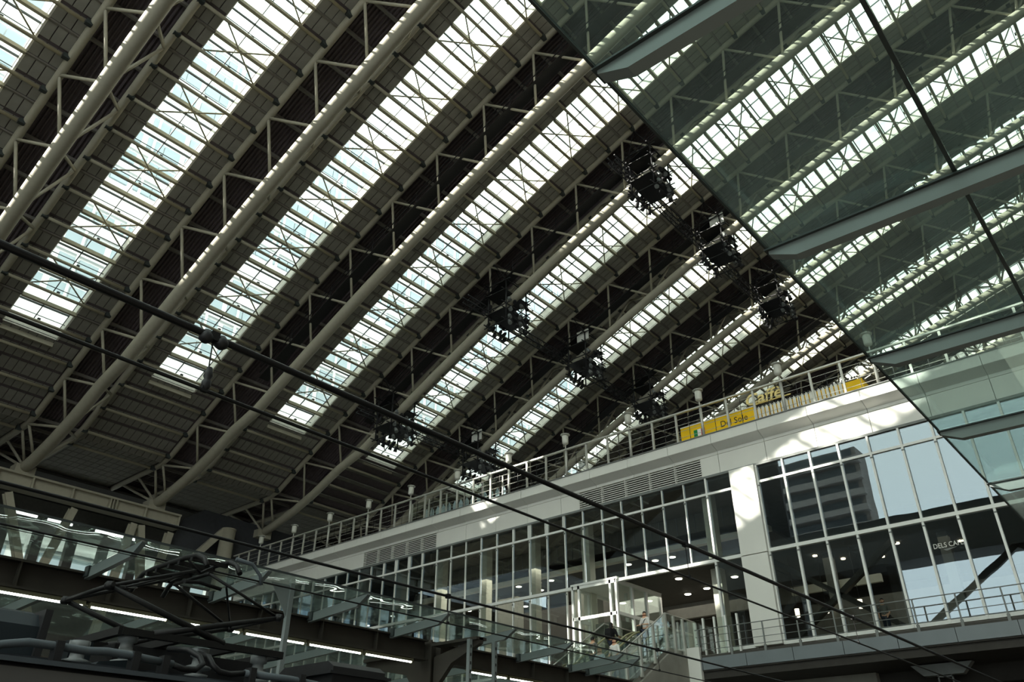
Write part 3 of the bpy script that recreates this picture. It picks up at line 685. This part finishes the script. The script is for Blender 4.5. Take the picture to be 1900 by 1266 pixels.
for i, x in enumerate(lx):
    o = thing('fluorescent_lamp', 'lit fluorescent tube under the opposite canopy, ' + ORD[i] + ' in the row', 'lamp', 'fluorescent lamps under the canopy')
    if x + 1.1 > 10.85 and x < 11.2: x -= 0
    MB().box(x, x + 1.14, 11.43, 11.57, 2.40, 2.43).obj('housing', 'fix', o); MB().box(x, x + 1.14, 11.425, 11.434, 2.378, 2.402).obj('lip', 'fix', o); MB().tube([(x + .03, 11.462, 2.374), (x + 1.11, 11.462, 2.374)], .018, 8).obj('tube', 'tube', o)
    for e in (x + .01, x + 1.12): MB().box(e - .012, e + .012, 11.44, 11.49, 2.35, 2.41).obj('lamp_holder', 'fix', o)
cl = thing('column', 'dark steel H-column with a haunch where two canopy beams meet', 'column')
MB().box(10.9, 10.93, 11.35, 11.65, -1.6, 2.8).obj('flange', 'ibeam', cl); MB().box(11.14, 11.17, 11.35, 11.65, -1.6, 2.8).obj('flange', 'ibeam', cl); MB().box(10.93, 11.14, 11.48, 11.52, -1.6, 2.8).obj('web', 'ibeam', cl)
MB().prism([(11.65, 2.5), (13.3, 2.62), (13.3, 2.48), (12.1, 2.25), (11.65, 1.7)], 0, 10.98, 11.08).obj('haunch', 'ibeam', cl); MB().box(10.9, 11.17, 11.65, 13.3, 2.58, 2.64).obj('arm', 'ibeam', cl)
MB().prism([(11.35, 2.5), (10.2, 2.72), (10.2, 2.62), (10.9, 2.35), (11.35, 1.9)], 0, 10.98, 11.08).obj('haunch', 'ibeam', cl); MB().box(10.9, 11.17, 10.2, 11.35, 2.68, 2.73).obj('arm', 'ibeam', cl)
for i, x in enumerate((6.95, 10.83, 11.5)):
    o = thing('post', ['grey steel post with a triangular gusset before the canopy lamps', 'perforated grey post in front of the canopy column, left of a pair', 'perforated grey post right of the canopy column'][i], 'post', 'posts along the opposite platform')
    zt = [2.93, 2.68, 2.72][i]; MB().box(x - .035, x + .035, 10.265, 10.335, -1.6, zt).obj('shaft', 'canopy', o)
    if i == 0: MB().prism([(6.6, 2.9), (6.92, 2.9), (6.92, 2.45)], 1, 10.29, 10.31).obj('gusset', 'canopy', o)
    else:
        for j in range(7): MB().box(x - .012, x + .012, 10.258, 10.266, zt - .15 - .14 * j, zt - .1 - .14 * j).obj('slot', 'dark', o)
    MB().box(x - .1, x + .1, 10.2, 10.4, -1.6, -1.57).obj('base_plate', 'canopy', o)

kw = struct('wall_kiosk'); MB().box(-9, 7.5, 16.6, 18.4, -1.6, 2.35).obj('kiosk_wall', 'ibeam', kw); MB().box(-9.1, 7.6, 16.5, 18.5, 2.35, 2.45).obj('kiosk_roof', 'ibeam', kw); MB().box(-9, 7.5, 16.56, 16.6, 1.9, 2.0).obj('kiosk_band', 'interior', kw)

# ------------------------------------------------------------------ overhead line
def wirething(name, lab, y, r, z, dz=0.):
    o = thing(name, lab, 'wire'); pts = [(-25 + 3 * i, y, z + dz * math.cos((-25 + 3 * i - 2) / 22 * PI)) for i in range(43)]
    MB().tube(pts, r, 8).obj('wire', 'wire', o); return o
wA = wirething('messenger_wire', 'thick black messenger wire crossing the roof, topmost of the wires', 4.3, .024, 2.63)
wB = wirething('contact_wire', 'thin black contact wire below the thick messenger wire', 4.3, .012, 2.253)
wC = wirething('messenger_wire', 'black messenger wire in front of the opposite canopy glass', 8.1, .018, 2.616)
wD = wirething('contact_wire', 'thin contact wire touching the train pantograph', 8.1, .010, 2.25)
MB().tube([(-25, 8.1, 2.225), (5, 8.1, 2.225)], .004, 5).obj('wear_strip', 'wire', wD)
hn = ['with two insulator discs before the second skylight', 'at lower centre right', 'far right before the glass front', 'before the low canopy, centre', 'below the escalator', 'far left']
dl = [(2.05, 4.3, 2.63, 2.253), (8.03, 4.3, 2.63, 2.253), (13.2, 4.3, 2.63, 2.253), (8.05, 8.1, 2.616, 2.25), (13.6, 8.1, 2.616, 2.25), (.4, 8.1, 2.616, 2.25)]
for i, (x, y, z1, z0) in enumerate(dl):
    o = thing('dropper', 'short wire dropper with black clamps ' + hn[i], 'dropper', 'overhead line droppers')
    MB().tube([(x, y, z1), (x + .02, y, z0)], .005, 5).obj('rod', 'wire', o); MB().box(x - .03, x + .03, y - .028, y + .028, z1 - .03, z1 + .03).obj('clamp', 'wire', o); MB().box(x - .005, x + .035, y - .012, y + .012, z0 - .012, z0 + .025).obj('clamp', 'wire', o)
    if i == 0:
        for d in (-.05, .06): MB().lathe((x + d, y, z1 - .06), [(.02, 0), (.045, .02), (.045, .05), (.02, .09)], 10).obj('insulator_disc', 'dark', o)
        MB().lathe((x + .02, y, z0), [(.012, 0), (.03, .03), (.03, .06), (.02, .08), (.03, .1), (.018, .16)], 10).obj('insulator', 'dark', o)

# ------------------------------------------------------------------ the train
tn = thing('train', 'grey steel commuter train, only its roof edge showing at lower left', 'train')
MB().prism([(6.65, -1.7), (6.62, -.4), (6.64, .78), (6.68, .9), (6.78, .945), (8.1, 1.0), (9.42, .945), (9.52, .9), (9.56, .78), (9.58, -.4), (9.55, -1.7)], 0, -16, 9.6).obj('car_body', 'train', tn)
MB().prism([(6.66, .93), (6.66, .965), (6.8, .985), (6.8, .95)], 0, -16, 9.6).obj('gutter', 'trainroof', tn)
MB().box(-16, 9.6, 6.95, 9.2, .97, 1.02).obj('roof_mat', 'trainroof', tn)
for x in (-12, -9, 3, 6.5): MB().box(x - .9, x + .9, 6.9, 9.3, -2.6, -1.7).obj('bogie', 'dark', tn)
MB().prism([(7.5, 1.0), (7.5, 1.33), (7.6, 1.44), (7.85, 1.5), (8.3, 1.5), (8.6, 1.4), (8.7, 1.0)], 0, .6, 2.68).obj('equipment_cover', 'cover', tn)
MB().box(2.66, 2.72, 7.46, 8.72, 1.0, 1.47).obj('cover_end', 'dark', tn)
MB().prism([(7.4, 1.0), (7.4, 1.36), (7.5, 1.42), (8.3, 1.42), (8.4, 1.36), (8.4, 1.0)], 0, 5.66, 6.4).obj('equipment_box', 'dark', tn)
MB().box(5.6, 6.46, 7.36, 8.44, 1.28, 1.31).obj('box_rim', 'dark', tn); MB().box(6.44, 6.52, 7.5, 7.8, 1.1, 1.34).obj('box_flange', 'dark', tn)
p1 = [(1.4, 6.9, 1.03), (2.1, 6.9, 1.035), (2.26, 6.9, 1.075), (2.4, 6.9, 1.105), (2.6, 6.9, 1.105), (2.85, 6.9, 1.10), (3.0, 6.9, 1.115), (3.18, 6.9, 1.11), (3.58, 6.9, 1.085)]
MB().tube(p1, .031, 10).obj('conduit', 'pipe', tn); MB().tube([(4.28, 6.9, 1.09), (4.8, 6.9, 1.09), (5.3, 6.9, 1.06), (7, 6.9, 1.05)], .031, 10).obj('conduit', 'pipe', tn)
MB().tube([(3.56, 6.9, 1.085), (3.68, 6.9, 1.06), (3.8, 6.9, 1.065), (3.87, 6.92, 1.12), (3.86, 6.98, 1.19), (3.78, 7.05, 1.24), (3.72, 7.3, 1.27)], .026, 10).obj('cable_loop', 'wire', tn)
MB().tube([(3.97, 7.2, 1.25), (3.96, 7.0, 1.2), (3.97, 6.92, 1.12), (4.03, 6.9, 1.075), (4.14, 6.9, 1.065), (4.3, 6.9, 1.09)], .026, 10).obj('cable_loop', 'wire', tn)
for x in (2.62, 3.24, 3.5, 4.35, 4.9): MB().box(x - .03, x + .03, 6.85, 6.95, .98, 1.14).obj('conduit_clamp', 'dark', tn)
for x, z in ((3.47, 1.14), (3.06, 1.02), (4.86, 1.12), (4.2, 1.1)):
    MB().lathe((x, 7.6, z - .14), [(.05, 0), (.05, .12), (.1, .14), (.11, .165), (.05, .18), (.05, .2), (.12, .215), (.13, .235), (.06, .26), (.055, .32), (.085, .33), (.085, .4)], 16).obj('insulator', 'porcelain', tn)
MB().prism([(2.95, .98), (3.25, .98), (3.25, 1.09), (3.0, 1.05)], 1, 7.0, 7.4).obj('cable_box', 'cover', tn); MB().box(3.1, 3.3, 7.9, 8.2, 1.0, 1.34).obj('arrester_box', 'cover', tn)
MB().box(3.5, 5.1, 7.9, 8.6, 1.02, 1.36).obj('base_housing', 'dark', tn)
pg = thing('pantograph', 'black diamond pantograph raised on the train roof', 'pantograph')
YN, YF = 7.5, 8.4
for y in (YN, YF):
    MB().bar((3.35, y, 1.40), (5.05, y, 1.40), .06, .06).obj('base_bar', 'panto', pg)
    MB().tube([(3.14, y, 1.76), (4.37, y, 1.42)], [.022, .036], 8).obj('lower_arm', 'panto', pg); MB().tube([(4.95, y, 1.76), (3.64, y, 1.41)], [.022, .036], 8).obj('lower_arm', 'panto', pg)
    MB().tube([(3.14, y, 1.76), (3.98, 7.95 + (y - 7.95) * .75, 2.08)], .017, 8).obj('upper_arm', 'panto', pg); MB().tube([(4.95, y, 1.76), (4.14, 7.95 + (y - 7.95) * .75, 2.08)], .015, 8).obj('upper_arm', 'panto', pg)
for x in (3.14, 4.95):
    MB().tube([(x, YN - .08, 1.76), (x, YF + .08, 1.76)], .022, 8).obj('knee_shaft', 'panto', pg)
    for y in (YN, YF): MB().lathe((x, y, 1.725), [(.03, 0), (.045, .02), (.045, .05), (.03, .07)], 10).obj('knee_joint', 'panto', pg)
MB().tube([(3.14, YN, 1.76), (3.75, YF - .1, 1.98)], .011, 6).obj('diagonal_stay', 'panto', pg); MB().tube([(3.14, YF, 1.76), (3.75, YN + .1, 1.98)], .011, 6).obj('diagonal_stay', 'panto', pg)
MB().tube([(4.95, YF, 1.76), (4.35, YN + .1, 1.98)], .011, 6).obj('diagonal_stay', 'panto', pg)
for x in (3.35, 5.05, 3.9, 4.5): MB().bar((x, YN, 1.40), (x, YF, 1.40), .06, .07).obj('base_cross_bar', 'panto', pg)
MB().tube([(3.98, 7.6, 2.08), (3.98, 8.3, 2.08)], .018, 8).obj('head_shaft', 'panto', pg); MB().tube([(4.14, 7.6, 2.08), (4.14, 8.3, 2.08)], .018, 8).obj('head_shaft', 'panto', pg)
for x in (3.88, 4.24):
    MB().tube([(x, 7.2, 2.03), (x, 7.28, 2.12), (x, 7.42, 2.18), (x, 7.65, 2.195), (x, 8.3, 2.195), (x, 8.5, 2.18), (x, 8.62, 2.12), (x, 8.7, 2.03)], .026, 8).obj('collector_strip', 'panto', pg)
    for y in (7.65, 8.25): MB().tube([(x, y, 2.2), (4.06, y, 2.08)], .012, 6).obj('head_spring', 'panto', pg)
for y in (7.5, 7.75, 7.95, 8.2, 8.4): MB().box(3.86, 4.26, y - .02, y + .02, 2.14, 2.18).obj('head_tie', 'panto', pg)
MB().tube([(4.3, 7.6, 1.95), (4.1, 7.7, 2.0), (3.9, 7.62, 1.96)], .02, 6).obj('flexible_lead', 'wire', pg)
MB().tube([(4.24, 7.32, 2.2), (4.42, 7.3, 2.18), (4.52, 7.28, 2.08), (4.55, 7.28, 1.99)], .018, 8).obj('horn', 'pipe', pg)

# ------------------------------------------------------------------ rigs and lattice catwalks under the roof
ln = ['near the top of the roof', 'half way down the roof', 'low on the roof']
for j, y in enumerate((21.7, 35.7, 47.5)):
    o = thing('lattice_girder', 'thin lattice girder hung between the spotlight rigs ' + ln[j], 'girder', 'lattice girders under the roof'); z = zr(y) - 3.0
    ch = MB(); 
    for dy in (-.28, .28):
        for dz in (0, .5): MB().tube([(36, y + dy, z + dz), (64, y + dy, z + dz)], .05, 6).obj('chord', 'dark', o)
    lac = MB()
    for i in range(35):
        x = 36 + .8 * i
        for dy in (-.28, .28): lac.tube([(x, y + dy, z), (x + .4, y + dy, z + .5), (x + .8, y + dy, z)], .03, 4)
        lac.tube([(x, y - .28, z), (x + .4, y + .28, z), (x + .8, y - .28, z)], .03, 4)
    lac.obj('lacing', 'dark', o)
rl = [['upper left rig of the roof', 'upper middle rig with a white panel', 'upper right rig close to the canopy edge'], ['middle left rig of the roof', 'centre rig with a white panel', 'middle right rig above the roof railing'], ['lower left rig above the thick wire', 'lower right rig with a white panel', '']]
for j, y in enumerate((20.4, 34.0, 46.3)):
    for i, kk in enumerate((3, 4, 5)):
        if j == 2 and i == 2: continue
        x = 8.0 + P * kk; z = zbot(y)
        o = thing('spotlight_rig', 'black steel spotlight rig hung in a truss, ' + rl[j][i], 'rig', 'spotlight rigs under the roof')
        x0, x1, y0, y1 = x - 1.1, x + 1.3, y - .9, y + .9
        for xx in (x0, x1):
            for yy in (y0, y1):
                MB().tube([(xx, yy, z - 2.1), (xx, yy, z + 1.6)], .06, 6).obj('frame_post', 'dark', o)
                MB().tube([(xx, yy, z + 1.6), (8.0 + P * kk - 1.6, y, zr(y) - .3)], .03, 5).obj('hanger', 'dark', o)
        for zz in (-2.1, -1.1, -.6, .6, 1.6):
            for yy in (y0, y1): MB().tube([(x0 - .5, yy, z + zz), (x1 + .5, yy, z + zz)], .05, 5).obj('frame_rail', 'dark', o)
            for xx in (x0, x1): MB().tube([(xx, y0 - .4, z + zz), (xx, y1 + .4, z + zz)], .05, 5).obj('frame_rail', 'dark', o)
        for zz in (-1.15, .55): MB().box(x0 - .3, x1 + .3, y0, y1, z + zz - .04, z + zz).obj('floor_grating', 'dark', o)
        if i == 1: MB().box(x0 + .1, x0 + .18, y0 - .3, y0 + .9, z + .9, z + 1.9).obj('white_panel', 'white', o)
        n = 0
        for zz in (-2.0, -1.5, -.9, .1):
            for dx in (-.8, -.1, .6, 1.1):
                for s in (-1, 1):
                    p = Vector((x + dx, y + s * (.75 + random.random() * .35), z + zz)); d = Vector((random.uniform(-.5, .3), s * .4, -.8)).normalized()
                    MB().tube([p - d * .02, p + d * .10, p + d * .34, p + d * .42], [.06, .13, .15, .17], 8).obj('spotlight', 'dark' if (n % 4) else 'trim', o); n += 1
        for s in (-1, 1): MB().tube([(x + .2, y + s * 1.2, z - 1.0), (x + .4, y + s * 1.5, z - 2.2), (x + .2, y + s * 1.0, z - 2.6)], .04, 5).obj('cable', 'dark', o)

# ------------------------------------------------------------------ city outside
st = thing('tower_block', 'pale office tower with rows of grey windows seen through the left skylights', 'building')
MB().box(-46, 130, 92, 120, -3, 107.5).obj('walls', 'tower', st)
rest = MB(); cnt = 0; wme = MB().box(-1.15, 1.15, 0, .5, -.9, .9).mesh('window', 'towerwin')
for f in range(24):
    z = 104.5 - 3.9 * f
    MB().box(-46.2, 130, 91.6, 92.1, z + 1.35, z + 1.75).obj('floor_band', 'tower', st)
    if f % 5 == 4: continue
    for i in range(62):
        x = -44 + 2.8 * i + (0 if i % 2 else .35)
        if cnt < 290 and -6 < x < 88 and z > 46 and inview((x, 92, z), 0): put('window', wme, st, (x, 91.75, z)); cnt += 1
        else: rest.box(x - 1.15, x + 1.15, 91.75, 92.2, z - .9, z + .9)
rest.obj('window_field', 'towerwin', st, kind='stuff')
for i in range(40): MB().box(-46 + 4.4 * i - .15, -46 + 4.4 * i + .15, 91.5, 92.1, -3, 107.5).obj('fin', 'tower', st)
sw2 = thing('shade_block', 'unseen pale block added beside the office tower to shade the platforms', 'building')  # unseen block, added to keep direct sun off the platforms
MB().box(-150, -79, 92, 120, -3, 88).obj('walls', 'tower', sw2)
for f in range(20): MB().box(-150, -79, 91.6, 92.1, 4 * f + 3, 4 * f + 4.6).obj('window_band', 'towerwin', sw2)
ht = thing('hotel', 'brown hotel with stacked balcony bands, mirrored in the glass front', 'building')
MB().box(-126, -120, 52.5, 90, -3, 76).obj('walls', 'hotel', ht)
for f in range(19):
    MB().box(-120.2, -118.4, 52, 90, 4 * f, 4 * f + 1.5).obj('balcony', 'balcony', ht); MB().box(-120.1, -119.8, 53.5, 89, 4 * f + 1.5, 4 * f + 3.6).obj('window_band', 'bar', ht)
ob = struct('wall_entrance')          # footbridge closing the open end of the hall behind the camera
MB().box(-29, -25, -30, 62, 23.6, 28.6).obj('upper_deck', 'interior', ob); MB().box(-29, -25, -30, 62, 11.5, 15.5).obj('lower_deck', 'interior', ob)
for y in (-24, 0, 25.5, 44, 60): MB().box(-27.5, -26.5, y - .5, y + .5, -3, 23.6).obj('column', 'interior', ob)
for a, b in ((0, 25.5), (25.5, 44), (-24, 0)):
    for d in (0, .5):
        m_ = (a + b) / 2
        MB().bar((-26, a + .5, 15.5), (-26, m_, 23.6), .5, .6).obj('diagonal_brace', 'interior', ob); MB().bar((-26, m_, 23.6), (-26, b - .5, 15.5), .5, .6).obj('diagonal_brace', 'interior', ob); break
MB().box(-29, -28.5, 37, 76, -3, 46).obj('reflection_block', 'intdark', ob); MB().box(-29, -28.5, 26, 36, -3, 23.6).obj('reflection_block', 'intdark', ob)  # unseen walls added so the left glass front mirrors no sky
for i, (y, w, h, d) in enumerate(((-30, 14, 30, -170), (2, 12, 45, -190), (22, 10, 50, -175), (38, 12, 34, -165))):
    o = thing('city_block', ['grey city block far behind, low one', 'tall grey city block far behind', 'slim city block far behind', 'city block far behind beside the hotel'][i], 'building', 'city blocks beyond the open end')
    MB().box(d - 14, d, y, y + w, -3, h).obj('walls', 'hotel', o)
    for f in range(int(h / 4)): MB().box(d, d + .3, y + 1, y + w - 1, 4 * f + 1.5, 4 * f + 3.2).obj('window_band', 'towerwin', o)

# ------------------------------------------------------------------ people
def skin_mesh(name, V, Eg, m, lv=2):
    me = bpy.data.meshes.new(name); me.from_pydata([v[:3] for v in V], Eg, [])
    o = bpy.data.objects.new(name, me); C.objects.link(o)
    md = o.modifiers.new('s', 'SKIN'); md.use_smooth_shade = True; sb = o.modifiers.new('b', 'SUBSURF'); sb.levels = lv; sb.render_levels = lv
    for i, v in enumerate(V):
        sv = me.skin_vertices[0].data[i]; r = v[3]; sv.radius = r if isinstance(r, tuple) else (r, r); sv.use_root = (i == 0)
    bpy.context.view_layer.update()
    out = bpy.data.meshes.new_from_object(o.evaluated_get(bpy.context.evaluated_depsgraph_get())); bpy.data.objects.remove(o)
    out.name = name; out.materials.clear(); out.materials.append(M[m]); out.polygons.foreach_set('use_smooth', [True] * len(out.polygons))
    return out
def person(label, loc, rz, h=1.65, top='shirt', legs='jeans', hair='hair', armL=((.05, .25, 1.1), (.2, .2, .95)), armR=((.05, -.25, 1.1), (.2, -.2, .95)), step=.08, long_hair=False, extra=None):
    """figure facing local +x, feet at z = 0, built 1.7 m tall and scaled"""
    t = thing('person', label, 'person', None, loc, (0, 0, rz)); t.scale = (h / 1.7,) * 3
    V = [(0, 0, .95, (.12, .155)), (0, 0, 1.12, (.105, .135)), (0, 0, 1.3, (.12, .16)), (0, 0, 1.42, (.085, .13)), (.01, 0, 1.5, .055), (.03, 0, 1.56, (.075, .07)), (.03, 0, 1.64, (.085, .075)), (.02, 0, 1.69, .05)]
    Eg = [(i, i + 1) for i in range(7)]
    def add(chain, root):
        p = root
        for c in chain: V.append(c); Eg.append((p, len(V) - 1)); p = len(V) - 1
        return p
    for s, (el, ha) in ((1, armL), (-1, armR)):
        w = add([(0, s * .17, 1.4, .06), (el[0], el[1], el[2], .042), (ha[0], ha[1], ha[2], .03)], 3)
        d = (Vector(ha) - Vector(el)).normalized(); pm = Vector(ha) + d * .07
        add([tuple(pm) + ((.035, .022),)], w); root = len(V) - 1
        sd = d.cross(Vector((0, 0, 1))).normalized() if abs(d.z) < .95 else Vector((1, 0, 0))
        for i, L in enumerate((.065, .08, .072, .055)):
            o_ = sd * (.024 - .016 * i)
            add([tuple(pm + o_ + d * .03) + (.009,), tuple(pm + o_ + d * (.03 + L * .6) - Vector((0, 0, .008))) + (.008,), tuple(pm + o_ + d * (.03 + L) - Vector((0, 0, .022))) + (.007,)], root)
        add([tuple(pm + sd * .035 - d * .02) + (.010,), tuple(pm + sd * .055 + d * .02) + (.008,)], root)
    for s in (1, -1):
        add([(0, s * .09, .86, .095), (s * step * .6, s * .1, .48, .062), (s * step - .02, s * .1, .09, .042), (s * step + .12, s * .11, .04, .036)], 0)
    put('body', skin_mesh('body', V, Eg, 'skin', 1), t)
    # clothes
    V2 = [(0, 0, .9, (.135, .175)), (0, 0, 1.12, (.125, .155)), (0, 0, 1.3, (.14, .18)), (0, 0, 1.43, (.1, .15)), (.005, 0, 1.475, .075)]; E2 = [(0, 1), (1, 2), (2, 3), (3, 4)]
    for s, (el, ha) in ((1, armL), (-1, armR)):
        n = len(V2); mid = Vector(el) * .8 + Vector(ha) * .2
        V2 += [(0, s * .17, 1.4, .075), (el[0], el[1], el[2], .057), tuple(mid) + (.05,)]; E2 += [(3, n), (n, n + 1), (n + 1, n + 2)]
    put('top', skin_mesh('top', V2, E2, top, 1), t)
    V3 = [(0, 0, .93, (.135, .17))]; E3 = []
    for s in (1, -1):
        n = len(V3); V3 += [(0, s * .09, .85, .105), (s * step * .6, s * .1, .48, .075), (s * step - .02, s * .1, .1, .06)]; E3 += [(0, n), (n, n + 1), (n + 1, n + 2)]
    put('trousers', skin_mesh('trousers', V3, E3, legs, 1), t)
    for s in (1, -1): MB().box(s * step - .08, s * step + .19, s * .11 - .045, s * .11 + .045, 0, .07).obj('shoe', 'black', t)
    # head: hair cap, face
    mb = MB(); n = 12
    ctr = Vector((.015, 0, 1.625))
    for i in range(7):
        th = PI * .5 * i / 6
        for k_ in range(n):
            a = 2 * PI * k_ / n; r = math.cos(th)
            x = -.105 * r * math.cos(a); low = -.05 if math.cos(a) > -.2 else .03
            if long_hair and math.cos(a) > -.3: low = -.2
            mb.v.append((ctr.x + x * (1 if math.cos(a) > -.2 else .92), ctr.y + .088 * r * math.sin(a), ctr.z + (low if i == 0 else .11 * math.sin(th))))
    for i in range(6):
        for k_ in range(n): k2 = (k_ + 1) % n; mb.f.append((i * n + k_, i * n + k2, (i + 1) * n + k2, (i + 1) * n + k_)); mb.sm.append(1)
    mb.obj('hair', hair, t)
    for s in (1, -1):
        MB().lathe((.108, s * .032, 1.605), [(.004, 0), (.011, .006), (.011, .01), (.004, .016)], 8).obj('eye', 'black', t); MB().lathe((.025, s * .083, 1.57), [(.008, 0), (.02, .02), (.02, .045), (.008, .06)], 8).obj('ear', 'skin', t)
    MB().prism([(.1, 1.61), (.135, 1.57), (.1, 1.565)], 1, -.014, .014).obj('nose', 'skin', t); MB().box(.1, .115, -.025, .025, 1.535, 1.545).obj('mouth', 'red', t)
    if extra: extra(t)
    return t
def strap(t): MB().tube([(.02, .14, 1.46), (.15, .05, 1.3), (.16, -.08, 1.1), (.06, -.19, .95)], .014, 6).obj('bag_strap', 'black', t); MB().box(-.12, .1, -.26, -.17, .8, 1.0).obj('shoulder_bag', 'black', t)
def backpack(t):
    MB().prism([(-.14, .98), (-.3, 1.0), (-.33, 1.2), (-.28, 1.42), (-.14, 1.45)], 1, -.15, .15).obj('backpack', 'black', t)
    for s in (1, -1): MB().tube([(-.14, s * .1, 1.44), (0, s * .11, 1.5), (.13, s * .11, 1.35), (0, s * .16, 1.1)], .018, 6).obj('backpack_strap', 'black', t)
fe_ = lambda x: fz(x) + .17 if x < 31.4 else 6.06
person('man in a white long-sleeved shirt with a crossbody strap, riding down the escalator', (31.15, 19.05, fe_(31.15)), PI, 1.60, 'shirt', 'jeans', armL=((.08, .24, 1.12), (.26, .1, 1.1)), armR=((.08, -.24, 1.12), (.26, -.22, 1.08)), extra=strap)
person('person in black with a black backpack, riding up the escalator', (30.4, 20.35, fe_(30.4)), 0, 1.62, 'black', 'jeans', long_hair=True, armR=((.1, -.26, 1.12), (.3, -.24, 1.05)), extra=backpack)
person('girl in a pale blue top and blue overalls at the escalator landing', (32.65, 18.95, 6.06), PI, 1.60, 'pale', 'blue', armL=((.05, .24, 1.12), (.22, .12, 1.2)), extra=lambda t: MB().box(.1, .15, -.1, .1, .95, 1.28).obj('overall_bib', 'blue', t))
person('dark-haired person in grey riding up behind the black backpack', (29.15, 20.5, fe_(29.15)), 0, 1.58, 'interior', 'jeans')
person('dark-haired person in a white top lower on the descending escalator', (28.65, 19.05, fe_(28.65)), PI, 1.58, 'shirt', 'blue')
person('light-haired person seen through the end of the low canopy glass', (27.7, 19.15, fe_(27.7)), PI, 1.66, 'pale', 'jeans', hair='blond', long_hair=True)
person('person in a pale top standing inside the cafe window', (35.3, 10.2, 6.06), PI, 1.55, 'interior', 'jeans')
